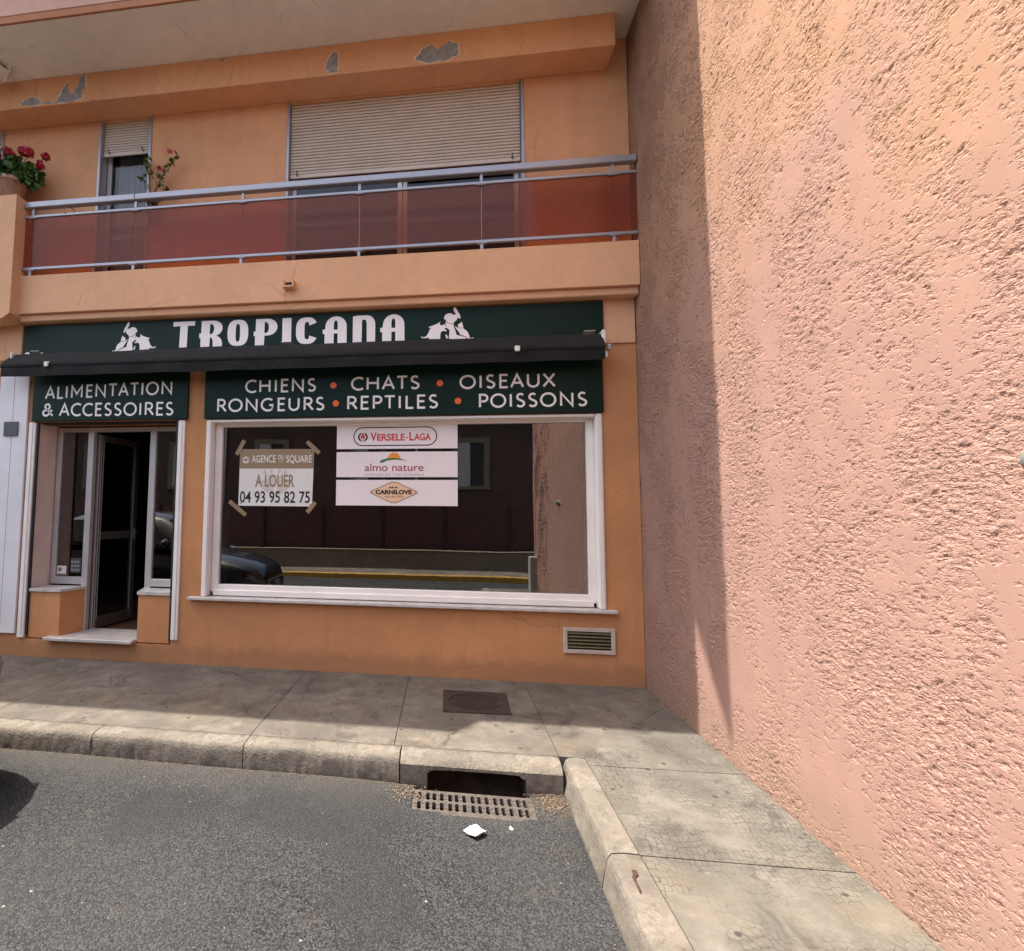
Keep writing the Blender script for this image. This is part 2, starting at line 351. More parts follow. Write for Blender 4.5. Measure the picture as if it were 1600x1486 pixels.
class MB:
    """collects shapes (world coordinates) into one mesh"""
    def __init__(s): s.v = []; s.f = []; s.sm = []
    def add(s, vs, fs, smooth=False):
        b = len(s.v); s.v += [tuple(v) for v in vs]
        for f in fs: s.f.append([i + b for i in f]); s.sm.append(smooth)
        return s
    def bm(s, bm, smooth=False):
        bm.verts.index_update()
        s.add([v.co for v in bm.verts], [[v.index for v in f.verts] for f in bm.faces], smooth); bm.free(); return s
    def box(s, x0, x1, y0, y1, z0, z1, bev=0.0, seg=1, mat=None):
        bm = bmesh.new(); bmesh.ops.create_cube(bm, size=1)
        for v in bm.verts: v.co = Vector(((x0 + x1) / 2 + v.co.x * (x1 - x0), (y0 + y1) / 2 + v.co.y * (y1 - y0), (z0 + z1) / 2 + v.co.z * (z1 - z0)))
        if bev: bmesh.ops.bevel(bm, geom=bm.edges[:], offset=bev, segments=seg, affect='EDGES', profile=.5)
        if mat is not None: bm.transform(mat)
        return s.bm(bm)
    def loops(s, loops, y0, y1, plane='xz', smooth=False):
        """extrude 2D loops (first outer, rest holes) between y0 (front) and y1"""
        def P(u, w, d): return {'xz': (u, d, w), 'xy': (u, w, d), 'yz': (d, u, w)}[plane]
        L = [[Vector((u, w, 0)) for u, w in lp] for lp in loops]
        tris = tessellate_polygon(L)
        flat = [p for lp in loops for p in lp]; n = len(flat)
        vs = [P(u, w, y0) for u, w in flat] + [P(u, w, y1) for u, w in flat]
        fs = [list(t_) for t_ in tris] + [[i + n for i in reversed(t_)] for t_ in tris]
        b = 0
        for lp in loops:
            k = len(lp)
            for i in range(k):
                j = (i + 1) % k; fs.append([b + i, b + j, b + j + n, b + i + n])
            b += k
        return s.add(vs, fs, smooth)
    def tube(s, pts, r, n=8, r2=None):
        pts = [Vector(p) for p in pts]; rings = []
        up = Vector((0, 0, 1))
        for i, p in enumerate(pts):
            d = (pts[min(i + 1, len(pts) - 1)] - pts[max(i - 1, 0)]).normalized()
            a = d.cross(up if abs(d.z) < .95 else Vector((1, 0, 0))).normalized(); b = d.cross(a)
            rr = r if r2 is None else r + (r2 - r) * i / (len(pts) - 1)
            rings.append([p + (a * math.cos(q) + b * math.sin(q)) * rr for q in (2 * math.pi * k / n for k in range(n))])
        vs = [v for rg in rings for v in rg]; fs = []
        for i in range(len(rings) - 1):
            for k in range(n): fs.append([i * n + k, i * n + (k + 1) % n, (i + 1) * n + (k + 1) % n, (i + 1) * n + k])
        s.add(vs, fs, True)
        s.add(rings[0], [list(range(n))]); s.add(rings[-1], [list(range(n))[::-1]]); return s
    def lathe(s, c, prof, n=24, axis='z'):
        vs = []; fs = []
        for (r, h) in prof:
            for k in range(n):
                a = 2 * math.pi * k / n; u, w = r * math.cos(a), r * math.sin(a)
                vs.append({'z': (c[0] + u, c[1] + w, c[2] + h), 'y': (c[0] + u, c[1] + h, c[2] + w), 'x': (c[0] + h, c[1] + u, c[2] + w)}[axis])
        m = len(prof)
        for i in range(m - 1):
            for k in range(n): fs.append([i * n + k, i * n + (k + 1) % n, (i + 1) * n + (k + 1) % n, (i + 1) * n + k])
        return s.add(vs, fs, True)
    def ball(s, c, r, sub=2, sc=(1, 1, 1)):
        bm = bmesh.new(); bmesh.ops.create_icosphere(bm, subdivisions=sub, radius=r)
        for v in bm.verts: v.co = Vector((c[0] + v.co.x * sc[0], c[1] + v.co.y * sc[1], c[2] + v.co.z * sc[2]))
        return s.bm(bm, True)
    def build(s, name, mat, parent=None, label=None, cat=None, group=None, kind=None, loc=None, local=False):
        me = bpy.data.meshes.new(name)
        o = bpy.data.objects.new(name, me); COL.objects.link(o)
        if parent is not None:
            w = WL[parent.name]; o.parent = parent
        else:
            w = Vector(loc) if loc else Vector((0, 0, 0)); o.location = w
        WL[o.name] = w
        off = Vector((0, 0, 0)) if local else w
        me.from_pydata([(v[0] - off.x, v[1] - off.y, v[2] - off.z) for v in s.v], [], s.f)
        me.polygons.foreach_set('use_smooth', s.sm)
        me.materials.append(M[mat] if isinstance(mat, str) else mat)
        bm = bmesh.new(); bm.from_mesh(me); bmesh.ops.recalc_face_normals(bm, faces=bm.faces); bm.to_mesh(bm_me := me); bm.free()
        tag(o, label, cat, group, kind)
        return o

# ---- lettering -------------------------------------------------------------
def arc(cx, cy, rx, ry, a0, a1, n=14):
    return [(cx + rx * math.cos(R(a0 + (a1 - a0) * i / n)), cy + ry * math.sin(R(a0 + (a1 - a0) * i / n))) for i in range(n + 1)]
GL = {   # humanist caps as strokes: width, strokes in a 0..w by 0..1 box
 'A': (.84, [[(0, 0), (.42, 1), (.84, 0)], [(.14, .34), (.70, .34)]]),
 'C': (.82, [arc(.52, .5, .52, .5, 52, 308, 24)]),
 'D': (.85, [[(0, 0), (0, 1), (.32, 1)] + arc(.34, .5, .5, .5, 88, -88, 18) + [(.32, 0), (0, 0)]]),
 'E': (.52, [[(.52, 1), (0, 1), (0, 0), (.52, 0)], [(0, .53), (.46, .53)]]),
 'G': (.90, [arc(.52, .5, .52, .5, 50, 318, 24) + [(.90, .14), (.90, .46), (.62, .46)]]),
 'H': (.78, [[(0, 0), (0, 1)], [(.78, 0), (.78, 1)], [(0, .53), (.78, .53)]]),
 'I': (.0, [[(0, 0), (0, 1)]]),
 'L': (.5, [[(0, 1), (0, 0), (.5, 0)]]),
 'M': (.96, [[(0, 0), (0, 1), (.48, .30), (.96, 1), (.96, 0)]]),
 'N': (.82, [[(0, 0), (0, 1), (.82, 0), (.82, 1)]]),
 'O': (1.04, [arc(.52, .5, .52, .5, 90, 450, 32)]),
 'P': (.56, [[(0, 0), (0, 1), (.28, 1)] + arc(.28, .73, .28, .27, 88, -88, 12) + [(.28, .46), (0, .46)]]),
 'R': (.66, [[(0, 0), (0, 1), (.28, 1)] + arc(.28, .74, .27, .26, 88, -88, 12) + [(.28, .48), (0, .48)], [(.28, .48), (.66, 0)]]),
 'S': (.54, [arc(.28, .75, .24, .25, 38, 200, 12) + [(.13, .58), (.40, .44)] + arc(.27, .25, .27, .25, 20, -148, 14)]),
 'T': (.76, [[(0, 1), (.76, 1)], [(.38, 1), (.38, 0)]]),
 'U': (.74, [[(0, 1), (0, .36)] + arc(.37, .36, .37, .36, 180, 360, 16) + [(.74, 1)]]),
 'X': (.78, [[(.02, 1), (.78, 0)], [(.76, 1), (0, 0)]]),
 '&': (.92, [[(.92, 0), (.22, .70)] + arc(.40, .80, .21, .20, 200, 0, 10) + arc(.37, .80, .24, .3, -10, -80, 4) + [(.16, .44)] + arc(.28, .24, .26, .24, 130, 300, 10) + [(.62, .18), (.78, .42), (.80, .52)]]),
}
def stroke(mb, pts, th, y, closed=False):
    P = [Vector((p[0], p[1])) for p in pts]
    q = [P[0]]
    for p in P[1:]:
        if (p - q[-1]).length > 1e-5: q.append(p)
    P = q; closed = (P[0] - P[-1]).length < 1e-4 and len(P) > 3
    if closed: P = P[:-1]
    n = len(P); Lf = []; Rt = []
    for i in range(n):
        a = P[i - 1] if (i > 0 or closed) else None
        b = P[(i + 1) % n] if (i < n - 1 or closed) else None
        d1 = (P[i] - a).normalized() if a is not None else None
        d2 = (b - P[i]).normalized() if b is not None else None
        d1 = d1 or d2; d2 = d2 or d1
        n1 = Vector((-d1.y, d1.x)); n2 = Vector((-d2.y, d2.x)); m = (n1 + n2)
        if m.length < 1e-4: m = n1
        m = m.normalized(); k = min(1 / max(m.dot(n1), .3), 2.2) * th / 2
        Lf.append(P[i] + m * k); Rt.append(P[i] - m * k)
    vs = []; fs = []
    for d in (y, y + .0015):
        vs += [(p.x, d, p.y) for p in Lf] + [(p.x, d, p.y) for p in Rt]
    m = n if closed else n - 1
    for i in range(m):
        j = (i + 1) % n
        fs.append([i, j, n + j, n + i])
    mb.add(vs, fs)
def text(mb, s, x0, x1, z0, h, th, y, gap=.20, slope=0.0):
    """stroke lettering between x0 and x1 standing on z0"""
    hh = h - th; adv = 0; pos = []; prev = None
    LB = dict(A=.05, C=.10, G=.10, O=.10, S=.12, T=.05, U=.17, X=.05); RB = dict(A=.05, C=.05, E=.07, G=.17, L=.03, O=.10, P=.07, R=.05, S=.12, T=.05, U=.17, X=.05)
    for ch in s:
        if ch == ' ': adv += .62; prev = None; continue
        if prev is not None: adv += RB.get(prev, .19) + LB.get(ch, .19) + gap
        elif pos: adv += LB.get(ch, .19)
        pos.append((ch, adv)); adv += GL[ch][0]; prev = ch
    kx = (x1 - x0 - th) / adv; lay = 0
    for ch, a in pos:
        for st in GL[ch][1]:
            pts = [(x0 + th / 2 + (a + u) * kx, z0 + th / 2 + w * hh + slope * (a + u) * kx) for u, w in st]
            stroke(mb, pts, th, y - .0004 * (lay % 4)); lay += 1
def font_text(mb, s, x0, x1, z0, h, y, bold=0.0):
    """lettering from Blender's own font, fitted to a box by its capitals"""
    c = bpy.data.curves.new('lettering', 'FONT'); c.body = s; c.offset = bold; c.fill_mode = 'FRONT'; c.resolution_u = 4
    o = bpy.data.objects.new('lettering', c); COL.objects.link(o)
    me = bpy.data.meshes.new_from_object(o.evaluated_get(bpy.context.evaluated_depsgraph_get()))
    c2 = bpy.data.curves.new('cap', 'FONT'); c2.body = 'H' if not s.islower() else 'x'; c2.offset = bold
    o2 = bpy.data.objects.new('cap', c2); COL.objects.link(o2)
    m2 = bpy.data.meshes.new_from_object(o2.evaluated_get(bpy.context.evaluated_depsgraph_get()))
    H = max(v.co.y for v in m2.vertices); xs = [v.co.x for v in me.vertices]; a, b = min(xs), max(xs)
    vs = [(x0 + (v.co.x - a) / (b - a) * (x1 - x0), y, z0 + v.co.y / H * h) for v in me.vertices]
    mb.add(vs, [list(p.vertices) for p in me.polygons])
    for ob, cu, ms in ((o, c, me), (o2, c2, m2)):
        bpy.data.objects.remove(ob); bpy.data.curves.remove(cu); bpy.data.meshes.remove(ms)
def disc(cx, cz, rx, rz=None, n=28): return [(cx + rx * math.cos(2 * math.pi * i / n), cz + (rz or rx) * math.sin(2 * math.pi * i / n)) for i in range(n)]
def superell(cx, cy, rx, ry, p=2.6, n=36, a0=0, a1=360):
    out = []
    for i in range(n + (0 if a1 - a0 == 360 else 1)):
        a = R(a0 + (a1 - a0) * i / n); c, s = math.cos(a), math.sin(a)
        out.append((cx + rx * math.copysign(abs(c) ** (2 / p), c), cy + ry * math.copysign(abs(s) ** (2 / p), s)))
    return out

# ================================================================== SETTING
g = MB(); g.box(-150, 150, -150, 150, -1.3, -1.0); g.build('ground', 'ground', kind='structure')

# road: a sheet with a hole for the gully, dipping towards it
GX0, GX1, GY0, GY1 = -2.20, -1.405, -2.05, -1.80
def road_z(x, y):
    z = -.155 - .008 * min(max(x + 5, 0), 3.4)
    z -= .028 * math.exp(-((x + 1.8) / .55) ** 2 - ((y + 1.9) / .35) ** 2)
    z += .010 * noise.noise((x * .8, y * .8, 3)) if abs(x) < 12 else 0
    return z
xs = sorted(set([-60, -40, -25, -15, -10] + [-8 + .1 * i for i in range(82)] + [GX0, GX1, .3, 2, 6, 15, 40]))
xs = [x for x in xs if not (abs(x - GX0) < .04 and x != GX0) and not (abs(x - GX1) < .04 and x != GX1)]
ys = sorted(set([-8.6, -8, -7, -6.5] + [-6 + .1 * i for i in range(43)] + [GY0, GY1, -1.66]))
ys = [y for y in ys if not (abs(y - GY0) < .04 and y != GY0) and not (abs(y - GY1) < .04 and y != GY1) and y <= -1.66]
vs = [(x, y, road_z(x, y)) for y in ys for x in xs]; n = len(xs); fs = []
for j in range(len(ys) - 1):
    for i in range(n - 1):
        if GX0 <= xs[i] < GX1 - .001 and GY0 <= ys[j]: continue
        if xs[i] >= -.8 and ys[j] > -6.5: continue
        fs.append([j * n + i, j * n + i + 1, (j + 1) * n + i + 1, (j + 1) * n + i])
MB().add(vs, fs, True).build('road', 'road', kind='structure')

# pavement: cast slabs with open joints over a dark bed
g = MB()
jx = [-14, -10.5, -8.15, -5.80, -3.47, -2.355, -1.178]
tops = []
for a, b in zip(jx[:-1], jx[1:]):
    tops.append(([(a + .003, -1.599), (b - .003, -1.599), (b - .003, -.003), (a + .003, -.003)], 'c'))
tops.append(([(-1.175, -1.599), (-1.004, -1.599), (-.006, -.472), (-.006, -.003), (-1.175, -.003)], 'c'))
tops.append(([(-.998, -1.59), (-.998, -1.696), (-.006, -1.674), (-.006, -.478)], 's'))
tops.append(([(-.998, -1.702), (-.998, -2.617), (-.006, -2.597), (-.006, -1.680)], 's'))
tops.append(([(-.998, -2.624), (-.998, -3.70), (-.006, -3.70), (-.006, -2.604)], 's'))
tops.append(([(-.995, -3.712), (-.995, -4.9), (-.012, -4.9), (-.012, -3.712)], 's'))
tops.append(([(-.995, -4.912), (-.995, -6.3), (-.012, -6.3), (-.012, -4.912)], 's'))
pc = MB(); ps = MB()
for poly, k in tops: (pc if k == 'c' else ps).loops([poly], 0.0, -.06, 'xy')
pc.build('pavement', 'concrete', kind='structure')
ps.build('pavement_stamped', 'stamped', kind='structure')
g = MB().box(-14, -2.3, -1.6, 0, -.3, -.012).box(-2.3, -1.3, -1.19, 0, -.3, -.012).box(-1.3, 0, -1.6, 0, -.3, -.012).box(-1.0, 0, -6.3, -1.6, -.3, -.012).box(-2.3, -1.3, -1.6, -1.19, -.06, -.012)
M['bed'] = simple('joint_dirt', (.10, .085, .07), .95, var=.3)
g.build('pavement_bed', 'bed', kind='structure')

# kerb stones --------------------------------------------------------------
def kerb_stone(poly, label, notch=None, ax='x'):
    """poly: plan outline, rounded on the street edge by a fine section loft"""
    return poly
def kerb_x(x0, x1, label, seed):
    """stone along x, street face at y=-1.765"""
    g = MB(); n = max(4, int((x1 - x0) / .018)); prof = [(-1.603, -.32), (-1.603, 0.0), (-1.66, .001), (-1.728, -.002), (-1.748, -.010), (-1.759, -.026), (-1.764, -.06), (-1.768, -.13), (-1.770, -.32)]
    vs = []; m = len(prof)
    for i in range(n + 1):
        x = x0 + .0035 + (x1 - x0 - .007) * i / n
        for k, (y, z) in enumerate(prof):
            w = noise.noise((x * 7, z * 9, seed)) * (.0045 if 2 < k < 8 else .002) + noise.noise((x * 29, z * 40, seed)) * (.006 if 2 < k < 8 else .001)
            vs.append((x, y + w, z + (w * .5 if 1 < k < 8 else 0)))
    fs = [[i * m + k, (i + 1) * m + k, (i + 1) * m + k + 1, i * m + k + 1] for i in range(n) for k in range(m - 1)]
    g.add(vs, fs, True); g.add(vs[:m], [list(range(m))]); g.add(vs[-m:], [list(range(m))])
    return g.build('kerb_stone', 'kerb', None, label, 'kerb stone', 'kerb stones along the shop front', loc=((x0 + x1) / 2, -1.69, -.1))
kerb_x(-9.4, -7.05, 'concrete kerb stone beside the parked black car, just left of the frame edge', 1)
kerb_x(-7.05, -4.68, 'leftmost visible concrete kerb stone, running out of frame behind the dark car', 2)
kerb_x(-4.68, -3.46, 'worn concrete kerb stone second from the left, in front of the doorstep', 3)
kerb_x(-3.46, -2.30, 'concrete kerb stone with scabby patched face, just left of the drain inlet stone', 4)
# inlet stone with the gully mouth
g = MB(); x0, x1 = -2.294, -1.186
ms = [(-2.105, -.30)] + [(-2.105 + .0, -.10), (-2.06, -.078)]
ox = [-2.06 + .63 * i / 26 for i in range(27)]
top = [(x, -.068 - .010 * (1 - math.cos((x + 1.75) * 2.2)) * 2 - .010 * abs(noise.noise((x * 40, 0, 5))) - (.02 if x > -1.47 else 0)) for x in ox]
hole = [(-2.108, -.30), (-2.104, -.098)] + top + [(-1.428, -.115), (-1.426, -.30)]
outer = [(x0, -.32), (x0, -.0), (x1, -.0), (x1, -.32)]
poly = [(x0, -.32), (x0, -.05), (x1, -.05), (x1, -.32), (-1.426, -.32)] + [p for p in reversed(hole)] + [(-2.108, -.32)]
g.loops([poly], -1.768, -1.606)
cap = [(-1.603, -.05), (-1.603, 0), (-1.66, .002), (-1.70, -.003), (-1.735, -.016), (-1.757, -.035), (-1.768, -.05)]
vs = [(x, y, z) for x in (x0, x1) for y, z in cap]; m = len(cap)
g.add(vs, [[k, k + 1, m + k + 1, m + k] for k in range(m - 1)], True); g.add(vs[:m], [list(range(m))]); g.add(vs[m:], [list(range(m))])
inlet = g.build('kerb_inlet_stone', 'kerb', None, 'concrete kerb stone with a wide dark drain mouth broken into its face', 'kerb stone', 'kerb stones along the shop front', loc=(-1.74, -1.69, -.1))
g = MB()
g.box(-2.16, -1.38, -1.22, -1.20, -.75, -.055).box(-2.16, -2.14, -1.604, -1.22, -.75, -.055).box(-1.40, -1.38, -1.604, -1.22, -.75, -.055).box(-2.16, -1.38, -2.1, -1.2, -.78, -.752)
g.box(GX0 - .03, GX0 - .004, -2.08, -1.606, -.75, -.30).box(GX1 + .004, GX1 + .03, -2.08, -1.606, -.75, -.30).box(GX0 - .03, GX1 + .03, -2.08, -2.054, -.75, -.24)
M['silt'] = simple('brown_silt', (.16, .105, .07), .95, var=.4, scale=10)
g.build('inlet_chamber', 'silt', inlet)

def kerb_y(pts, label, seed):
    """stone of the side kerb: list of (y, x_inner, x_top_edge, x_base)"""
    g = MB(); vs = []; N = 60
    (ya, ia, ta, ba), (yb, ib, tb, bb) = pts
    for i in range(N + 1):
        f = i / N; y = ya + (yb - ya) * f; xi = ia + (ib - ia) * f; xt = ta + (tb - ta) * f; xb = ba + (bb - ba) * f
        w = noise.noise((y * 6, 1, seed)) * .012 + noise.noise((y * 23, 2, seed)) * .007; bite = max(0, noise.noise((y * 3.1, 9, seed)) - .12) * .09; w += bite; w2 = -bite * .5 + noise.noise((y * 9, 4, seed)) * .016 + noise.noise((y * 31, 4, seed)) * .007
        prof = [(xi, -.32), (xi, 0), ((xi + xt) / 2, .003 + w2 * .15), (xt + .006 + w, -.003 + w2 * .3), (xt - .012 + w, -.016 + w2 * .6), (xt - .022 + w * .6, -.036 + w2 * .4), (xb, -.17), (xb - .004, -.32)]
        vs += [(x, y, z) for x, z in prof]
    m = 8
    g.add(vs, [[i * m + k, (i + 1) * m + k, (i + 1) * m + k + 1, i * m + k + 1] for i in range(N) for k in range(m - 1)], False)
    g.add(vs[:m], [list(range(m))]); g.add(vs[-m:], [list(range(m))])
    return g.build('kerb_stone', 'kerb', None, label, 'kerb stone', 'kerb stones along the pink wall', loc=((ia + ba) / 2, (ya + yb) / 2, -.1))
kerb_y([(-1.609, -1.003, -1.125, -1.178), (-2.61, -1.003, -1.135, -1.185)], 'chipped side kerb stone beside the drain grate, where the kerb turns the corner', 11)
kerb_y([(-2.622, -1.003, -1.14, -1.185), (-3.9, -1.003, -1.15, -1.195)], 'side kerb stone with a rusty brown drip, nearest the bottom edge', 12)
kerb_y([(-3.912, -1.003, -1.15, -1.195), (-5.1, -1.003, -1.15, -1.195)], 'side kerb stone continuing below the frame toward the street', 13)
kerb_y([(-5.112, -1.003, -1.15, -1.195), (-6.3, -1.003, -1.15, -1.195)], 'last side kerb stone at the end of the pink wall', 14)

# far side of the street (seen only in the shop window's reflection)
MB().box(-60, 40, -10.0, -8.75, -.5, -.03).build('far_pavement', 'concrete', kind='structure')
MB().box(-60, 40, -8.75, -8.6, -.5, -.02, .02).build('far_kerb', 'yellow', kind='structure')

# ================================================================== SHOP BUILDING
B = thing('shop_building', 'peach plastered building with a pet shop at street level and a balcony above', 'building', (-3.5, 0, 0))
# ground floor wall with two openings
DX0, DX1, DZ0, DZ1 = -6.89, -5.06, .20, 2.775
WX0, WX1, WZ0, WZ1 = -4.715, -.352, .722, 2.776
g = MB()
g.loops([[(-14, -.3), (0.0, -.3), (0.0, 4.066), (-14, 4.066)],
         [(DX0, DZ0), (DX0, DZ1), (DX1, DZ1), (DX1, DZ0)], [(WX0, WZ0), (WX0, WZ1), (WX1, WZ1), (WX1, WZ0)],
         [(-8.8, .3), (-8.8, 2.775), (-7.44, 2.775), (-7.44, .3)]], 0.0, .34)
g.build('ground_floor_wall', 'wall', B)
# raised upper half of the right-hand pilaster, and the band behind the fascia
MB().box(-.322, -.006, -.014, -.0015, 3.515, 4.06, .003).build('pilaster_head', 'beam', B)
MB().box(-14, -7.155, -.014, -.0015, 3.55, 4.06, .003).build('pilaster_head', 'beam', B)
# reveals painted pale pink
MB().box(DX0 + .003, DX0 + .012, .02, .33, .76, 2.77).build('door_reveal', 'jamb', B)
MB().box(DX1 - .012, DX1 - .003, .02, .33, .76, 2.77).build('door_reveal', 'jamb', B)
# interior
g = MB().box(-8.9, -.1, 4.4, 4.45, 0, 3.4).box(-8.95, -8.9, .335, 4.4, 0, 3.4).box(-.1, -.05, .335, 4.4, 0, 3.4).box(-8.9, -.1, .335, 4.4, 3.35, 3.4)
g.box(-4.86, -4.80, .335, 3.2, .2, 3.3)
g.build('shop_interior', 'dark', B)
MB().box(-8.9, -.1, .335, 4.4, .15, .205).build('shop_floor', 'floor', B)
# display window inner reveals
MB().box(-4.70, -4.60, .141, .42, .8, 2.76).build('window_reveal', 'white', B)
MB().box(-.45, -.36, .141, .42, .8, 2.76).build('window_reveal', 'white', B)
MB().box(-4.6, -.45, .141, .8, .80, .86).build('window_ledge', 'white', B)

# neighbour's window left of the marble pilaster
f = MB().box(-8.8, -7.44, .12, .17, .3, .36).box(-8.8, -7.44, .12, .17, 2.71, 2.775).box(-7.50, -7.44, .12, .17, .36, 2.71).box(-8.8, -8.74, .12, .17, .36, 2.71)
nw = f.build('neighbour_window', 'alu', B); MB().box(-8.74, -7.50, .145, .151, .36, 2.71).build('pane', 'glass', nw)

# display window: frame, pane, sill, shutter guides
f = MB()
f.box(-4.64, -4.556, .08, .14, .80, 2.772, .006).box(-.497, -.425, .08, .14, .80, 2.772, .006)
f.box(-4.556, -.497, .082, .138, 2.70, 2.772, .006).box(-4.556, -.497, .082, .138, .80, .885, .006)
f.box(-4.556, -.497, .05, .081, 2.735, 2.771, .004).box(-4.60, -.46, .045, .081, .765, .83, .006)
sw = f.build('shop_window', 'white', B)
MB().box(-4.556, -.497, .118, .124, .885, 2.70).build('pane', 'glass', sw)
MB().box(-4.85, -.258, -.065, .075, .722, .757, .006).build('window_sill', 'marble', sw)
for a, b, lab in ((-4.71, -4.645, 0), (-.425, -.357, 0)):
    MB().box(a, b, -.018, .11, .76, 2.768, .006).box(a + (.02 if a < -2 else .012), b - (.012 if a < -2 else .02), -.026, -.0185, .765, 2.765).build('shutter_guide', 'white', sw)
MB().box(-4.642, -.43, -.016, .049, 2.738, 2.768, .005).build('shutter_slot', 'white', sw)

# entrance: guides, frame, leaf, step, low walls
ent = MB()
FZ = 2.755
ent.box(-6.86, -6.80, .30, .36, .80, FZ, .006).box(-6.44, -6.36, .30, .37, .22, FZ, .006).box(-5.60, -5.52, .30, .37, .22, FZ, .006).box(-5.15, -5.09, .30, .36, .80, FZ, .006)
ent.box(-6.80, -6.44, .302, .358, 2.70, FZ - .001, .004).box(-6.36, -5.60, .302, .358, 2.70, FZ - .001, .004).box(-5.52, -5.15, .302, .358, 2.70, FZ - .001, .004)
ent.box(-6.80, -6.44, .302, .358, .80, .89, .004).box(-5.52, -5.15, .302, .358, .80, .89, .004)
entrance = ent.build('entrance_frame', 'alu', B)
MB().box(-6.80, -6.44, .328, .334, .89, 2.70).build('sidelight_pane', 'glass', entrance)
MB().box(-5.52, -5.15, .328, .334, .89, 2.70).build('sidelight_pane', 'glass', entrance)
for a, b in ((-6.985, -6.895), (-5.055, -4.972)):
    MB().box(a, b, -.022, .05, .215 if a < -6 else .26, 2.768, .006).box(a + .03, b - .03, -.030, -.0225, .27, 2.765, .003).build('shutter_guide', 'white', entrance)
MB().box(-6.89, -6.865, -.005, .019, .25, 2.768).build('shutter_channel', 'trim', entrance)
MB().box(-5.085, -5.06, -.005, .019, .25, 2.768).build('shutter_channel', 'trim', entrance)
MB().box(-6.86, -5.09, .03, .15, 2.756, 2.772).build('shutter_slot', 'trim', entrance)

# door leaf swung inwards about its left hinge
dm = Matrix.Translation((-6.345, .375, 0)) @ Matrix.Rotation(R(84), 4, 'Z')
leaf = MB(); w = .75
for bx in ((0, .085, 0, .045, .235, 2.685), (w - .085, w, 0, .045, .235, 2.685), (.085, w - .085, .001, .044, 2.60, 2.685), (.085, w - .085, .001, .044, .235, .37), (.085, w - .085, .001, .044, 1.34, 1.44)):
    leaf.box(*bx, .005, 1, dm)
door = leaf.build('door', 'bronze', B)
MB().box(.085, w - .085, .02, .026, .37, 1.34, 0, 1, dm).build('pane', 'wglass', door)
MB().box(.085, w - .085, .02, .026, 1.44, 2.60, 0, 1, dm).build('pane', 'wglass', door)
MB().box(.086, .094, -.006, .0, .36, 2.6, 0, 1, dm).box(.012, .026, -.007, -.0005, .24, 2.68, 0, 1, dm).box(.05, .06, -.007, -.0005, .24, 2.68, 0, 1, dm).box(w - .096, w - .086, -.006, 0, .37, 2.6, 0, 1, dm).build('edge_trim', 'alu', door)
h = MB().box(w - .06, w - .03, -.006, 0, 1.33, 1.47, .003, 1, dm)
h.box(w - .14, w - .04, -.05, -.032, 1.40, 1.418, .004, 1, dm).box(w - .055, w - .037, -.032, -.006, 1.40, 1.418, .002, 1, dm)
h.build('handle', 'alu', door)
MB().box(-6.43, -6.37, .371, .40, 2.40, 2.52, .006).build('hinge', 'alu', entrance)
MB().box(-6.43, -6.37, .371, .40, .35, .47, .006).build('hinge', 'alu', entrance)

lw = MB().loops([[(-6.862, .03), (-6.44, .03), (-6.44, .298), (-6.862, .298)]], .205, .752, 'xy')
# (splayed inner cheek as in the photo)
lw = MB().loops([[(-6.862, .012), (-6.47, .012), (-6.375, .298), (-6.862, .298)]], .215, .752, 'xy')
l1 = lw.build('low_wall', 'wall', B)
MB().loops([[(-6.864, -.006), (-6.455, -.006), (-6.355, .296), (-6.864, .296)]], .753, .785, 'xy').build('coping', 'marble', l1)
l2 = MB().loops([[(-5.48, .012), (-5.088, .012), (-5.088, .298), (-5.58, .298)]], .215, .752, 'xy').build('low_wall', 'wall', B)
MB().loops([[(-5.49, -.006), (-5.087, -.006), (-5.087, .296), (-5.60, .296)]], .753, .785, 'xy').build('coping', 'marble', l2)
MB().box(-6.60, -5.495, -.075, .45, .206, .245, .006).build('doorstep', 'marble', B)

# marble pilaster with plaque at the far left
pil = MB().box(-7.40, -7.205, -.03, -.0015, .262, 3.36, .003).box(-7.201, -7.01, -.03, -.0015, .262, 3.36, .003).build('pilaster', 'pillar', B)
MB().box(-7.305, -7.115, -.045, -.031, 2.605, 2.78, .003).build('plaque', 'slate', pil)

# vent grille
v = MB()
v.box(-.785, -.745, -.022, -.002, .31, .57, .004).box(-.32, -.28, -.022, -.002, .31, .57, .004).box(-.745, -.32, -.021, -.002, .53, .569, .004).box(-.745, -.32, -.021, -.002, .311, .35, .004)
M['vent'] = simple('dusty_vent_paint', (.50, .42, .35), .6, var=.15, scale=14)
vent = v.build('vent_grille', 'vent', B)
sl = MB()
for i in range(5):
    m = Matrix.Translation((0, -.012, .375 + i * .034)) @ Matrix.Rotation(R(35), 4, 'X')
    sl.box(-.742, -.323, -.010, .012, -.0025, .0025, 0, 1, m)
sl.build('louvre', 'stem', vent)
MB().box(-.744, -.321, -.0035, -.0015, .351, .529).build('vent_backing', 'dark', vent)

# balcony slab edge, with a drip lip
g = MB().box(-7.095, .0, -.17, .02, 4.067, 4.54, .004)
g.build('balcony_beam', 'beam', B)
MB().box(-7.1, 0, -.13, -.015, 3.985, 4.0665, .01).build('beam_cornice', 'beam', B)
sp = MB().box(-3.765, -3.635, -.25, -.172, 4.195, 4.215, .003).box(-3.765, -3.745, -.25, -.172, 4.2155, 4.285, .003).box(-3.655, -3.635, -.25, -.172, 4.2155, 4.285, .003)
sp.build('drain_spout', 'beam', B)
MB().box(-3.744, -3.656, -.178, -.1715, 4.216, 4.28).build('spout_hole', 'dark', B)
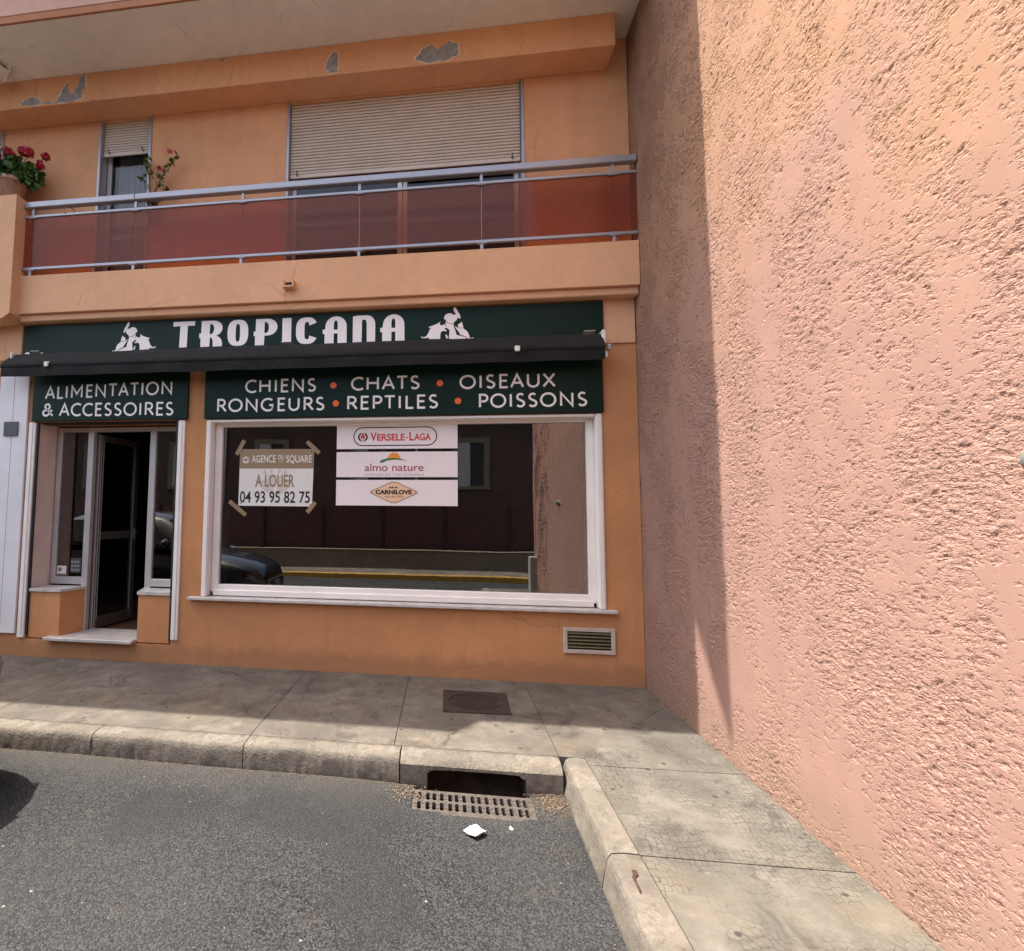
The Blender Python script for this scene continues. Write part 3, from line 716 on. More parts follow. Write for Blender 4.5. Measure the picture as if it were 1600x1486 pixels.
# solid parapet at the left end
MB().loops([[(-14, 3.975), (-7.18, 3.975), (-7.085, 4.04), (-7.085, 5.50), (-14, 5.50)]], -.29, -.05).build('parapet', 'beam', B)

# upper floor wall
UZ = 6.60
LW0, LW1 = -6.285, -5.575
RW0, RW1 = -3.845, -1.10
UW0, UW1 = -8.9, -7.63
g = MB().loops([[(-14, 4.07), (0.0, 4.07), (0.0, 10.2), (-14, 10.2)],
    [(LW0, 4.55), (LW0, 6.595), (LW1, 6.595), (LW1, 4.55)], [(RW0, 4.55), (RW0, 6.595), (RW1, 6.595), (RW1, 4.55)],
    [(UW0, 4.9), (UW0, 6.595), (UW1, 6.595), (UW1, 4.9)]], .03, .30)
g.build('upper_floor_wall', 'upper', B)
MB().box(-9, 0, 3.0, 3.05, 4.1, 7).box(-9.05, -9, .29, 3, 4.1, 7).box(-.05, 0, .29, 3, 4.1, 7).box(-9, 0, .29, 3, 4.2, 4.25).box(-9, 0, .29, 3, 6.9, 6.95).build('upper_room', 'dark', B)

def slats(mb, x0, x1, y, ztop, zbot, n):
    pitch = (ztop - zbot) / n
    prof = [(.016, 0), (-.004, -.001), (-.012, -pitch * .2), (-.014, -pitch * .5), (-.010, -pitch * .76), (.0, -pitch * .82), (.018, -pitch * .83), (.018, -pitch)]
    vs = []; fs = []
    for i in range(n):
        b = len(vs)
        for (dy, dz) in prof:
            vs += [(x0, y + dy, ztop - i * pitch + dz), (x1, y + dy, ztop - i * pitch + dz)]
        fs += [[b + 2 * k, b + 2 * k + 1, b + 2 * k + 3, b + 2 * k + 2] for k in range(len(prof) - 1)]
    mb.add(vs, fs)
def french_window(x0, x1, zshut, nsl, panes, curtain=False, z0=4.55, mat='alu'):
    f = MB()
    f.box(x0, x0 + .035, .015, .20, z0, 6.592, .004).box(x1 - .035, x1, .015, .20, z0, 6.592, .004).box(x0 + .035, x1 - .035, .10, .19, 6.581, 6.593)
    win = f.build('window', 'steel', B)
    s = MB(); slats(s, x0 + .04, x1 - .04, .08, 6.592, zshut + .05, nsl)
    s.box(x0 + .04, x1 - .04, .062, .085, zshut, zshut + .048, .004)
    s.build('roller_shutter', 'shutter', win)
    for xx in ((x0 + .13, x1 - .13)): MB().tube([(xx, .06, zshut + .03), (xx, .035, zshut + .035), (xx, .032, zshut + .07)], .009, 8).build('shutter_stop', 'bronze', win)
    w = (x1 - x0 - .08) / panes; fr = MB(); gl = []
    for i in range(panes):
        a = x0 + .04 + i * w; b = a + w; y = .15 + .03 * (i % 2)
        fr.box(a + .002, a + .055, y, y + .03, z0 + .005, 6.58, .003).box(b - .055, b - .002, y, y + .03, z0 + .005, 6.58, .003).box(a + .055, b - .055, y + .001, y + .029, z0 + .005, z0 + .09, .003)
        gl.append((a + .055, b - .055, y))
    sash = fr.build('sash', mat, win)
    p = MB()
    for a, b, y in gl: p.box(a, b, y + .012, y + .018, z0 + .09, 6.58)
    p.build('pane', 'wglass', win)
    c = MB(); N = 60; vs = []
    for i in range(N + 1):
        x = x0 + .1 + (x1 - x0 - .2) * i / N; vs += [(x, .27 + .022 * math.sin(x * 75), 4.58), (x, .27 + .022 * math.sin(x * 75), 6.55)]
    c.add(vs, [[2 * i, 2 * i + 1, 2 * i + 3, 2 * i + 2] for i in range(N)], True)
    if curtain: c.build('curtain', 'curtain', win)
    return win
french_window(LW0, LW1, 6.155, 11, 1, True)
french_window(RW0, RW1, 5.665, 23, 2)
french_window(UW0, UW1, 6.40, 5, 2, False, 4.9)

# upper beam with flaking paint
UB0, UB1 = 6.603, 6.965
ub = MB().box(-14, -.215, -.28, .028, UB0, UB1, .004).build('upper_beam', 'upper', B)
M['edge'] = simple('old_cream_paint', (.72, .55, .42), .8, var=.15, scale=20)
def patch(pts, name='bare_concrete_patch'):
    out = []
    for i in range(len(pts)):
        a = Vector(pts[i]); b = Vector(pts[(i + 1) % len(pts)])
        for k in range(5):
            p = a.lerp(b, k / 5); out.append((p.x + (rnd.uniform(-.008, .008)), p.y + rnd.uniform(-.008, .008)))
    out = [(x, min(max(z, UB0 + .006), UB1 - .004)) for x, z in out]
    cx = sum(x for x, z in out) / len(out); cz = sum(z for x, z in out) / len(out)
    rim = [(cx + (x - cx) * 1.05 + math.copysign(.006, x - cx) + rnd.uniform(-.006, .006), min(max(cz + (z - cz) * 1.07 + rnd.uniform(-.006, .006), UB0 + .005), UB1 - .003)) for x, z in out]
    MB().loops([rim], -.2817, -.2795).build('paint_edge', 'edge', ub)
    return MB().loops([out], -.2825, -.2795).build(name, 'bare', ub)
patch([(-6.67, 6.62), (-6.58, 6.72), (-6.55, 6.83), (-6.50, 6.86), (-6.47, 6.73), (-6.42, 6.72), (-6.37, 6.80), (-6.34, 6.92), (-6.27, 6.965), (-6.26, 6.80), (-6.30, 6.66), (-6.42, 6.625)])
patch([(-7.12, 6.66), (-7.06, 6.70), (-7.0, 6.73), (-6.93, 6.72), (-6.86, 6.68), (-6.87, 6.635), (-7.0, 6.62), (-7.1, 6.64)])
patch([(-6.82, 6.645), (-6.74, 6.655), (-6.69, 6.645), (-6.74, 6.625)])
patch([(-6.66, 6.76), (-6.63, 6.785), (-6.615, 6.76), (-6.64, 6.74)])
patch([(-4.58, 6.93), (-4.53, 6.95), (-4.49, 6.945), (-4.53, 6.915)])
patch([(-3.31, 6.70), (-3.28, 6.80), (-3.22, 6.88), (-3.17, 6.86), (-3.17, 6.74), (-3.18, 6.63), (-3.26, 6.63)])
patch([(-2.30, 6.68), (-2.22, 6.80), (-2.13, 6.83), (-2.05, 6.77), (-1.93, 6.85), (-1.84, 6.80), (-1.83, 6.68), (-1.98, 6.63), (-2.18, 6.625)])
for (x, z, w, hh, tl) in ((-6.28, 6.70, .03, .10, 30), (-6.45, 6.615, .05, .03, -30), (-6.15, 6.597, .03, .05, -60), (-6.68, 6.63, .06, .02, -25), (-7.0, 6.61, .05, .025, 30)):
    m = Matrix.Translation((x, -.287, z)) @ Matrix.Rotation(R(tl), 4, 'Z') @ Matrix.Rotation(R(tl * .7), 4, 'X')
    MB().box(-w / 2, w / 2, -.0012, .0012, -hh / 2, hh / 2, 0, 1, m).build('paint_flake', 'upper', ub)

# slab of the storey above: soffit, drip band, fascia
MB().box(-14, -.002, -.93, .028, 6.968, 7.06).build('soffit', 'soffit', B)
MB().box(-14, -.002, -.955, -.9305, 6.966, 7.045, .003).build('drip_edge', 'drip', B)
MB().box(-14, -.002, -.95, -.8, 7.061, 7.9, .003).build('upper_fascia', 'fascia', B)
# eaves above the frame, in two stretches with a gap: they throw the long shadow down the pink wall and along the pavement
EZ = 8.0; ex = COT * EZ
MB().loops([[(-14, .03), (-14, -1.19), (-1.95 - ex, -1.19), (-1.72 - ex, -.93), (-1.72 - ex, .03)]], EZ, EZ + .14, 'xy').build('eaves', 'fascia', B)
MB().loops([[(1.02 * COT - ex, .03), (1.02 * COT - ex, -.87), (.11 * COT - ex, -1.425), (-.002, -1.425), (-.002, .03)]], EZ, EZ + .14, 'xy').build('eaves', 'fascia', B)

# ================================================================== SIGNS
def emblem(mb_w, mb_r, X, Z, flip, sc):
    """dog, cat, rabbit and bird silhouette: coordinates about the emblem's left bottom"""
    bird = [(270, 237), (284, 258), (274, 288), (252, 316), (236, 345), (222, 351), (220, 335), (229, 308), (245, 280), (258, 255)]
    dog = [(245, 318), (258, 310), (285, 312), (300, 299), (330, 297), (355, 310), (368, 340), (360, 353), (349, 353), (352, 378), (352, 402), (340, 430), (318, 452), (320, 490), (326, 522), (318, 532), (250, 537), (167, 541), (163, 534), (182, 519), (227, 506), (257, 495), (264, 465), (276, 430), (283, 402), (276, 377), (258, 365), (246, 345)]
    cat = [(210, 378), (221, 390), (244, 405), (240, 432), (250, 432), (268, 417), (264, 433), (238, 468), (222, 498), (176, 515), (158, 533), (150, 546), (112, 546), (105, 523), (120, 532), (140, 525), (150, 490), (165, 465), (195, 442), (200, 410)]
    pup = [(397, 368), (420, 385), (450, 398), (470, 405), (503, 415), (498, 426), (478, 422), (495, 440), (508, 475), (525, 500), (548, 508), (572, 501), (570, 514), (530, 519), (504, 512), (502, 527), (440, 529), (400, 530), (400, 500), (395, 470), (380, 456), (345, 461), (343, 449), (358, 444), (360, 432), (338, 427), (352, 414), (362, 392), (378, 406), (400, 402), (406, 385)]
    kit = [(350, 488), (354, 496), (347, 526), (334, 528), (336, 505)]
    def tr(p): 
        u = (p[0] - 338) * sc; return (X + (-u if flip else u), Z + (541 - p[1]) * sc)
    for k, lp in enumerate((bird, dog, cat, pup, kit)):
        mb_w.loops([[tr(p) for p in lp]], -.0425 - k * .0002, -.0412)
    for st in ([(284, 392), (305, 395), (330, 386), (352, 368)], [(203, 436), (220, 438), (238, 434)]):
        q_ = MB(); stroke(q_, [tr(p) for p in st], .007, -.0442); mb_r.append(q_)
SZ = (-7.112, -.329, 3.585, 3.962)
s1 = thing('shop_sign', 'long dark green fascia sign with big white lettering between two white animal emblems', 'sign', (-3.7, 0, 3.6))
MB().box(SZ[0], SZ[1], -.04, -.002, 3.44, 3.965, .002).build('sign_board', 'board', s1)
TP = {
 'T': [[(0, 1), (1, 1), (1, .83), (.67, .83), (.65, 0), (.30, 0), (.33, .83), (0, .82)]],
 'R': [[(.06, 0), (.06, .34), (0, .34), (0, .52), (.08, .52), (.09, 1), (.58, 1)] + arc(.58, .74, .42, .26, 88, 0, 8) + arc(.60, .70, .40, .30, -5, -70, 6) + [(.86, .36), (.96, .26), (1, .12), (1, 0), (.60, 0), (.59, .24), (.54, .34), (.47, .36), (.45, 0)],
       [(.45, .48), (.46, .88), (.55, .87), (.63, .78), (.64, .66), (.60, .54), (.53, .48)]],
 'O': [superell(.5, .5, .5, .5, 2.7), superell(.5, .5, .105, .34, 3.2)],
 'P': [[(.06, 0), (.06, .36), (0, .36), (0, .53), (.08, .53), (.09, 1), (.58, 1)] + arc(.58, .68, .42, .32, 88, -85, 16) + [(.46, .36), (.44, 0)],
       [(.45, .46), (.46, .88), (.55, .87), (.63, .78), (.64, .62), (.60, .50), (.53, .46)]],
 'I': [[(0, 0), (0, 1), (1, 1), (1, 0)]],
 'C': [superell(.5, .5, .5, .5, 2.7, 44, 28, 332) + [(.62, .31), (.61, .22), (.55, .17), (.48, .17), (.42, .22), (.40, .32), (.40, .68), (.42, .78), (.48, .83), (.55, .83), (.61, .78), (.62, .69)]],
 'A': [[(.08, 0), (.08, .36), (0, .36), (0, .52), (.10, .52), (.11, .66)] + arc(.55, .62, .44, .38, 175, 0, 18) + [(1, 0), (.62, 0), (.62, .36), (.46, .36), (.46, 0)],
       [(.46, .50), (.46, .72), (.49, .82), (.545, .85), (.60, .82), (.62, .72), (.62, .50)]],
 'N': [[(0, 0), (0, .97), (.2, 1), (.62, 1)] + arc(.62, .66, .38, .34, 85, 0, 10) + [(1, 0), (.63, 0), (.62, .70), (.58, .82), (.48, .85), (.41, .82), (.40, 0)]],
}
lt = MB()
spans = [('T', -5.151, -4.881), ('R', -4.824, -4.541), ('O', -4.478, -4.227), ('P', -4.161, -3.879), ('I', -3.821, -3.715), ('C', -3.66, -3.41), ('A', -3.348, -3.071), ('N', -3.003, -2.75), ('A', -2.693, -2.422)]
for ch, a, b in spans:
    zb = 3.626 - (a + 5.15) / 2.73 * .022
    lt.loops([[(a + u * (b - a), zb + w * .309) for u, w in lp] for lp in TP[ch]], -.0425, -.0412)
lt.build('lettering', 'letter', s1)
for X, fl_, w in ((-5.642, False, .560), (-1.955, True, .569)):
    a = MB(); r_ = []; emblem(a, r_, X, 3.602, fl_, w / 467)
    e = a.build('animal_emblem', 'letter', s1)
    for q_ in r_: q_.build('collar', 'red', e)
MB().loops([disc(-7.045, 3.615, .035, .02)], -.0425, -.0412).build('sticker', 'letter', s1)

s2 = thing('shop_sign', 'green sign over the shop door reading ALIMENTATION & ACCESSOIRES', 'sign', (-5.94, 0, 2.78))
MB().box(-6.938, -4.94, -.04, -.002, 2.780, 3.43, .002).build('sign_board', 'board', s2)
lt = MB(); text(lt, 'ALIMENTATION', -6.775, -5.135, 3.043, .163, .023, -.0412, .13, .016)
text(lt, '& ACCESSOIRES', -6.80, -5.11, 2.834, .163, .023, -.0412, .11, -.008)
lt.build('lettering', 'letter', s2)
s3 = thing('shop_sign', 'green sign over the display window listing animals with orange dots', 'sign', (-2.54, 0, 2.78))
MB().box(-4.731, -.345, -.04, -.002, 2.780, 3.43, .002).build('sign_board', 'board', s3)
lt = MB(); dz = .008
for tx, a, b, z in (('CHIENS', -4.245, -3.415, 3.063), ('CHATS', -3.015, -2.255, 3.063), ('OISEAUX', -1.825, -.822, 3.052),
                    ('RONGEURS', -4.575, -3.315, 2.848), ('REPTILES', -3.055, -2.055, 2.848), ('POISSONS', -1.62, -.51, 2.842)):
    text(lt, tx, a, b, z, .157, .023, -.0412, .13)
lt.build('lettering', 'letter', s3)
for x, z in ((-3.215, 3.13), (-2.034, 3.125), (-3.185, 2.925), (-1.841, 2.925)):
    MB().loops([disc(x, z, .035)], -.0425, -.0412).build('dot', 'orange', s3)

# ================================================================== AWNING
A = thing('awning', 'rolled up black fabric awning running across the green shop signs', 'awning', (-3.75, 0, 3.4))
g = MB(); N = 70; vs = []
sec = [(-.075, 3.565), (-.10, 3.583), (-.14, 3.578), (-.20, 3.515), (-.255, 3.445), (-.268, 3.425), (-.272, 3.405), (-.268, 3.385), (-.262, 3.38)]
for i in range(N + 1):
    x = -7.15 + 6.765 * i / N; sag = .007 * noise.noise((x * 1.3, 0, 0)); m = len(sec)
    for k, (y, z) in enumerate(sec): vs.append((x - (.03 if i == 0 and k > 3 else 0), y, z + sag + .003 * noise.noise((x * 6, k, 2))))
g.add(vs, [[i * m + k, (i + 1) * m + k, (i + 1) * m + k + 1, i * m + k + 1] for i in range(N) for k in range(m - 1)], True)
g.build('awning_hood', 'cloth', A)
g = MB(); vs = []; N = 140
for i in range(N + 1):
    x = -7.17 + 6.785 * i / N; wv = .010 * math.sin(x * 9 + 2 * noise.noise((x, 1, 1)))
    vs += [(x, -.264, 3.392), (x, -.262 + wv * .5, 3.335), (x, -.258 + wv, 3.272 + .005 * noise.noise((x * 2, 5, 5)))]
g.add(vs, [[i * 3 + k, i * 3 + k + 3, i * 3 + k + 4, i * 3 + k + 1] for i in range(N) for k in range(2)], True)
g.build('valance', 'cloth', A)
MB().tube([(-7.10, -.13, 3.50), (-.40, -.13, 3.50)], .062, 16).build('roller_tube', 'cloth', A)
MB().box(-7.14, -.39, -.258, -.225, 3.375, 3.41, .006).build('front_bar', 'trim', A)
MB().box(-.392, -.355, -.20, -.041, 3.46, 3.60, .006).box(-.392, -.352, -.24, -.17, 3.30, 3.36, .006).box(-.384, -.36, -.12, -.041, 3.36, 3.46, .004).build('end_bracket', 'bracket', A)
MB().box(-.354, -.318, -.25, -.19, 3.375, 3.435, .008).build('end_cap', 'cabinet', A)
MB().box(-7.13, -7.105, -.20, -.041, 3.44, 3.585, .006).build('end_bracket', 'bracket', A)
for x in (-6.57, -1.245):
    MB().box(x - .026, x + .026, -.292, -.27, 3.375, 3.432, .006).box(x - .026, x + .026, -.27, -.235, 3.425, 3.437, .003).build('bar_clip', 'bracket', A)
for x in (-6.88, -3.75, -.49):
    m = Matrix.Translation((x, -.075, 3.60)) @ Matrix.Rotation(R(-25), 4, 'X')
    MB().box(-.055, .055, -.05, .03, -.004, .004, .002, 1, m).box(-.045, .045, .02, .028, -.03, .05, .002, 1, m).build('wall_bracket', 'alu', A)

# ================================================================== NOTICES ON THE GLASS
YG = .1175
P1 = thing('poster', 'to let notice with brown header taped to the left of the display window', 'poster', (-3.91, YG, 2.1))
MB().loops([[(-4.352, 1.783), (-3.478, 1.780), (-3.462, 2.436), (-4.348, 2.441)]], YG - .004, YG - .001).build('card', 'paper', P1)
MB().loops([[(-4.352, 2.215), (-3.468, 2.213), (-3.462, 2.436), (-4.348, 2.441)]], YG - .0052, YG - .0045).build('header_band', 'kraft', P1)
# pale leaf motif behind the words
ML = 0
mo = MB()
def sector(cx, cz, r0, r1, a0, a1): return arc(cx, cz, r1, r1, a0, a1, 12) + arc(cx, cz, r0, r0, a1, a0, 12)
mo.loops([[p for p in arc(-3.915, 2.10, .19, .19, 190, 262, 12)] + [(-3.935, 2.06), (-4.0, 2.10)]], YG - .0047 - .00012 * (ML := ML + 1), YG - .0045)
mo.loops([[p for p in arc(-3.915, 2.10, .19, .19, 278, 350, 12)] + [(-3.83, 2.10), (-3.895, 2.06)]], YG - .0047 - .00012 * (ML := ML + 1), YG - .0045)
for cx, cz, a in ((-4.04, 2.17, 35), (-3.80, 2.17, -35), (-3.97, 2.185, 15), (-3.87, 2.185, -15)):
    lf = [(cx + (u * math.cos(R(a)) - w * math.sin(R(a))), cz + (u * math.sin(R(a)) + w * math.cos(R(a)))) for u, w in disc(0, 0, .018, .03, 14)]
    mo.loops([[(u, min(w, 2.212)) for u, w in lf]], YG - .0047 - .00012 * (ML := ML + 1), YG - .0045)
for cx, sgn in ((-3.965, 1), (-3.865, -1)):
    mo.loops([[(cx - .04 * sgn, 2.15), (cx + .035 * sgn, 2.10), (cx + .035 * sgn, 2.04), (cx - .03 * sgn, 2.08)]], YG - .0047 - .00012 * (ML := ML + 1), YG - .0045)
mo.build('leaf_motif', 'palebeige', P1)
lt = MB(); y = YG - .0062
font_text(lt, 'AGENCE', -4.205, -3.915, 2.285, .083, y, .012); font_text(lt, 'SQUARE', -3.79, -3.487, 2.283, .083, y, .012)
font_text(lt, 'DU', -3.885, -3.82, 2.318, .052, y, .008); lt.box(-3.88, -3.825, y, y + .0004, 2.296, 2.300)
for cx, cz, rx, rz, a in ((-4.275, 2.345, .010, .018, 0), (-4.30, 2.335, .009, .016, 25), (-4.25, 2.335, .009, .016, -25), (-4.312, 2.31, .008, .015, 50), (-4.238, 2.31, .008, .015, -50)):
    lt.loops([[(cx + u * math.cos(R(a)) - w * math.sin(R(a)), cz + u * math.sin(R(a)) + w * math.cos(R(a))) for u, w in disc(0, 0, rx, rz, 12)]], y, y + .0004)
lt.loops([arc(-4.275, 2.318, .045, .045, 185, 263, 8) + [(-4.279, 2.305)]], y, y + .0004); lt.loops([arc(-4.275, 2.318, .045, .045, 277, 355, 8) + [(-4.271, 2.305)]], y, y + .0004)
lt.build('header_lettering', 'paper', P1)
lt = MB(); font_text(lt, 'A LOUER', -4.155, -3.69, 2.005, .138, y, .018); lt.build('lettering', 'kraft', P1)
lt = MB(); font_text(lt, '04 93 95 82 75', -4.335, -3.503, 1.822, .128, y, .012)
lt.build('phone_number', 'black', P1)
for x, z in ((-4.325, 1.81), (-3.50, 1.80), (-4.315, 2.415), (-3.492, 2.408)): MB().loops([disc(x, z, .007, None, 10)], y, y + .0004).build('pin_hole', 'black', P1)
for (cx, cz, a, ln) in ((-4.345, 2.46, 62, .19), (-3.475, 2.455, -42, .20), (-4.36, 1.755, -38, .26), (-3.485, 1.77, 52, .15)):
    m = Matrix.Translation((cx, YG - .007 - abs(a) * 1e-6, cz)) @ Matrix.Rotation(-R(a), 4, 'Y')
    MB().box(-ln / 2, ln / 2, -.0006, .0006, -.024, .024, 0, 1, m).build('tape_strip', 'tape', P1)

def plate(label, z0, z1):
    t_ = thing('brand_plate', label, 'plate', (-2.52, YG, z0), 'white brand plates stacked on the display window')
    MB().box(-3.20, -1.843, YG - .006, YG - .001, z0, z1, .001).build('plate', 'plate', t_); return t_
y = YG - .0072
q = plate('top white plate on the window with red lettering in a rounded black outline', 2.432, 2.705)
ov = MB(); X0, X1, ZC, RR = -3.01, -2.065, 2.572, .108
def stad(r): return arc(X1 - RR, ZC, r, r, -90, 90, 14) + arc(X0 + RR, ZC, r, r, 90, 270, 14)
ov.loops([stad(RR), stad(RR - .012)], y, y + .001)
for sg in (-1, 1): ov.loops([[(-2.90 + sg * u, 2.566 + w) for u, w in [(.012, .052)] + arc(0, 0, .056, .054, 68, -68, 14) + [(.012, -.052), (.040, 0)]]], y, y + .001)
ov.build('outline', 'black', q)
lt = MB(); font_text(lt, 'V', -2.815, -2.742, 2.526, .092, y, .03); font_text(lt, 'ERSELE', -2.738, -2.425, 2.526, .075, y, .03); lt.box(-2.415, -2.385, y, y + .0005, 2.55, 2.562)
font_text(lt, 'L', -2.375, -2.325, 2.526, .092, y, .03); font_text(lt, 'AGA', -2.322, -2.135, 2.526, .075, y, .03)
lt.loops([[(-2.90, 2.62), (-2.928, 2.566), (-2.90, 2.512), (-2.872, 2.566)], [(-2.90, 2.562), (-2.909, 2.543), (-2.90, 2.526), (-2.891, 2.543)]], y, y + .0005)
lt.build('lettering', 'red', q)
q = plate('middle white plate on the window with maroon lettering under an orange sun', 2.113, 2.398)
MB().loops([arc(-2.545, 2.315, .072, .075, 0, 180, 16)], y + .0004, y + .001).build('sun_mark', 'sunny', q)
MB().loops([[(-2.71, 2.275), (-2.69, 2.305), (-2.62, 2.325), (-2.54, 2.328), (-2.46, 2.318), (-2.39, 2.293), (-2.46, 2.305), (-2.54, 2.310), (-2.62, 2.300), (-2.675, 2.275)]], y - .0004, y + .0002).build('hill_mark', 'green', q)
lt = MB(); font_text(lt, 'almo', -2.875, -2.615, 2.182, .055, y, .006); font_text(lt, 'nature', -2.565, -2.215, 2.182, .055, y, .006); lt.build('lettering', 'maroon', q)
lt = MB(); font_text(lt, 'OWNED BY THE ANIMALS', -2.875, -2.215, 2.130, .022, y, 0); lt.build('tagline', 'greyink', q)
q = plate('lowest white plate on the window with a peach diamond-shaped badge', 1.795, 2.082)
def dia(k): 
    w, h_ = .262 * k, .118 * k; c = (-2.545, 1.943)
    return [(c[0] - w, c[1] - .012), (c[0] - w, c[1] + .012), (c[0] - .03, c[1] + h_), (c[0] + .03, c[1] + h_), (c[0] + w, c[1] + .012), (c[0] + w, c[1] - .012), (c[0] + .03, c[1] - h_), (c[0] - .03, c[1] - h_)]
bd = MB(); bd.loops([dia(1.0), dia(.97)], y - .0006, y); bd.loops([dia(.93), dia(.91)], y - .0006, y)
font_text(bd, 'CARNILOVE', -2.75, -2.345, 1.925, .046, y - .0009, .05); font_text(bd, 'into the Wild', -2.645, -2.44, 1.885, .024, y - .0009, 0)
for x in (-2.585, -2.555, -2.52): bd.loops([[(x - .018, 1.99), (x, 2.012), (x + .018, 1.99)]], y - .0009, y - .0004)
MB().loops([dia(.985)], y + .0001, y + .001).build('badge', 'peach', q); bd.build('badge_lettering', 'black', q)

st = thing('window_sticker', 'small white sticker with a round brown mark at the bottom of the door sidelight', 'sticker', (-6.75, .325, .93))
MB().box(-6.79, -6.665, .324, .3255, .905, 1.02).build('label_sheet', 'plate', st); MB().loops([disc(-6.75, .975, .026)], .3225, .3235).build('round_mark', 'kraft', st); MB().box(-6.785, -6.67, .3228, .3235, .908, .922).build('text_band', 'slate', st)
st = thing('window_sticker', 'bluish card stuck near the bottom of the door sidelight beside the mullion', 'sticker', (-6.55, .325, 1.0))
MB().box(-6.61, -6.47, .324, .3255, .94, 1.12).build('label_sheet', 'slate', st)
pr = MB()
for i in range(3):
    for k in range(3): pr.box(-6.60 + k * .04, -6.57 + k * .04, .3228, .3235, .96 + i * .05, .985 + i * .05)
pr.build('printed_marks', 'cabinet', st)

# ================================================================== BALCONY RAILING
RL = thing('balcony_railing', 'aluminium balcony railing with smoked red glass panels above the shop signs', 'railing', (-3.6, -.15, 4.54))
MB().box(-7.08, -5.625, -.190, -.115, 5.388, 5.464, .008).box(-5.622, -.004, -.190, -.115, 5.388, 5.464, .008).build('top_rail', 'steel', RL)
MB().box(-7.08, -.004, -.166, -.134, 5.272, 5.303, .004).build('middle_rail', 'steel', RL)
MB().box(-7.083, -.004, -.168, -.132, 4.612, 4.645, .004).build('bottom_rail', 'steel', RL)
px = [-6.972, -5.622, -4.291, -2.925, -1.588, -.235]
for x in px:
    MB().box(x - .016, x + .016, -.163, -.137, 5.304, 5.387, .002).box(x - .009, x + .009, -.144, -.130, 4.646, 5.271, .002).box(x - .016, x + .016, -.163, -.137, 4.541, 4.611, .002).box(x - .05, x + .05, -.170, -.130, 5.262, 5.271, .002).box(x - .05, x + .05, -.172, -.128, 4.602, 4.611, .002).build('post', 'steel', RL)
ed = [-7.075] + px[1:-0 or None][:4] + [-.01]
ed = [-7.075, -5.622, -4.291, -2.925, -1.588, -.01]
for a, b in zip(ed[:-1], ed[1:]):
    MB().box(a + .003, b - .003, -.153, -.147, 4.650, 5.268).build('glass_panel', 'railglass', RL)

# ---- balcony plants -------------------------------------------------------
def leafcloud(mb, c, rad, n, size, r):
    for _ in range(n):
        while True:
            p = Vector((r.uniform(-1, 1), r.uniform(-1, 1), r.uniform(-1, 1)))
            if .25 < p.length < 1: break
        p = Vector((c[0] + p.x * rad[0], c[1] + p.y * rad[1], c[2] + p.z * rad[2]))
        s = size * r.uniform(.6, 1.25); nrm = Vector((r.uniform(-1, 1), r.uniform(-1, .2), r.uniform(-.2, 1))).normalized()
        q = nrm.to_track_quat('Z', 'Y').to_matrix(); k = 7
        pts = [p + q @ Vector((math.cos(a) * s * (1 if i % 2 else .88), math.sin(a) * s * (1 if i % 2 else .88), -.25 * s * (i % 2))) for i, a in ((i, 2 * math.pi * i / k + .3) for i in range(k))]
        mb.add([p] + pts, [[0, i + 1, (i + 1) % k + 1] for i in range(k)])
def flowerhead(mb, c, r0, n, r):
    for _ in range(n):
        d = Vector((r.gauss(0, 1), r.gauss(0, 1), r.gauss(0, 1))).normalized(); p = Vector(c) + d * r0 * r.uniform(.5, 1)
        q = d.to_track_quat('Z', 'Y').to_matrix(); s = r0 * .42
        for k in range(4):
            a = k * math.pi / 2 + r.random(); u = q @ Vector((math.cos(a), math.sin(a), .3)) * s; v = q @ Vector((-math.sin(a), math.cos(a), .1)) * s * .55
            mb.add([p, p + u * .6 + v, p + u, p + u * .6 - v], [[0, 1, 2, 3]])
rg = random.Random(3)
G = thing('potted_geranium', 'red geranium in a pale clay pot standing on the balcony parapet end', 'potted plant', (-7.27, -.17, 5.50))
MB().lathe((-7.27, -.17, 5.502), [(.0, 0), (.105, 0), (.145, .20), (.16, .20), (.16, .25), (.142, .25), (.13, .22), (0, .21)], 28).build('pot', 'pot', G)
m = MB(); leafcloud(m, (-7.28, -.18, 5.86), (.30, .19, .20), 330, .042, rg); leafcloud(m, (-7.0, -.20, 5.78), (.14, .12, .16), 90, .038, rg); leafcloud(m, (-7.5, -.18, 5.82), (.2, .15, .2), 120, .042, rg); m.build('foliage', 'leaf', G)
m = MB()
for x, z in ((-7.30, 6.08), (-7.02, 6.06), (-6.80, 5.98), (-6.86, 5.88), (-7.45, 6.05), (-7.12, 6.10), (-7.24, 6.06)):
    m.tube([(-7.25 + rg.uniform(-.05, .05), -.17, 5.72), ((-7.25 + x) / 2, -.19, (5.75 + z) / 2 + .04), (x, -.22, z)], .005, 5)
m.build('stem', 'leaf2', G)
for x, z, r0 in ((-7.30, 6.08, .068), (-7.02, 6.07, .062), (-6.79, 5.99, .048), (-6.85, 5.89, .048), (-7.47, 6.06, .06), (-7.10, 6.09, .055)):
    m = MB(); flowerhead(m, (x, -.23, z), r0, 60, rg); m.build('flower', 'petal', G)
G = thing('potted_plant', 'leggy pink flowered plant in a small red pot behind the balcony railing', 'potted plant', (-5.48, -.045, 5.20))
MB().lathe((-5.48, -.04, 5.20), [(0, 0), (.05, 0), (.068, .13), (.075, .13), (.075, .15), (.062, .15), (.055, .13), (0, .125)], 20).build('pot', 'redpot', G)
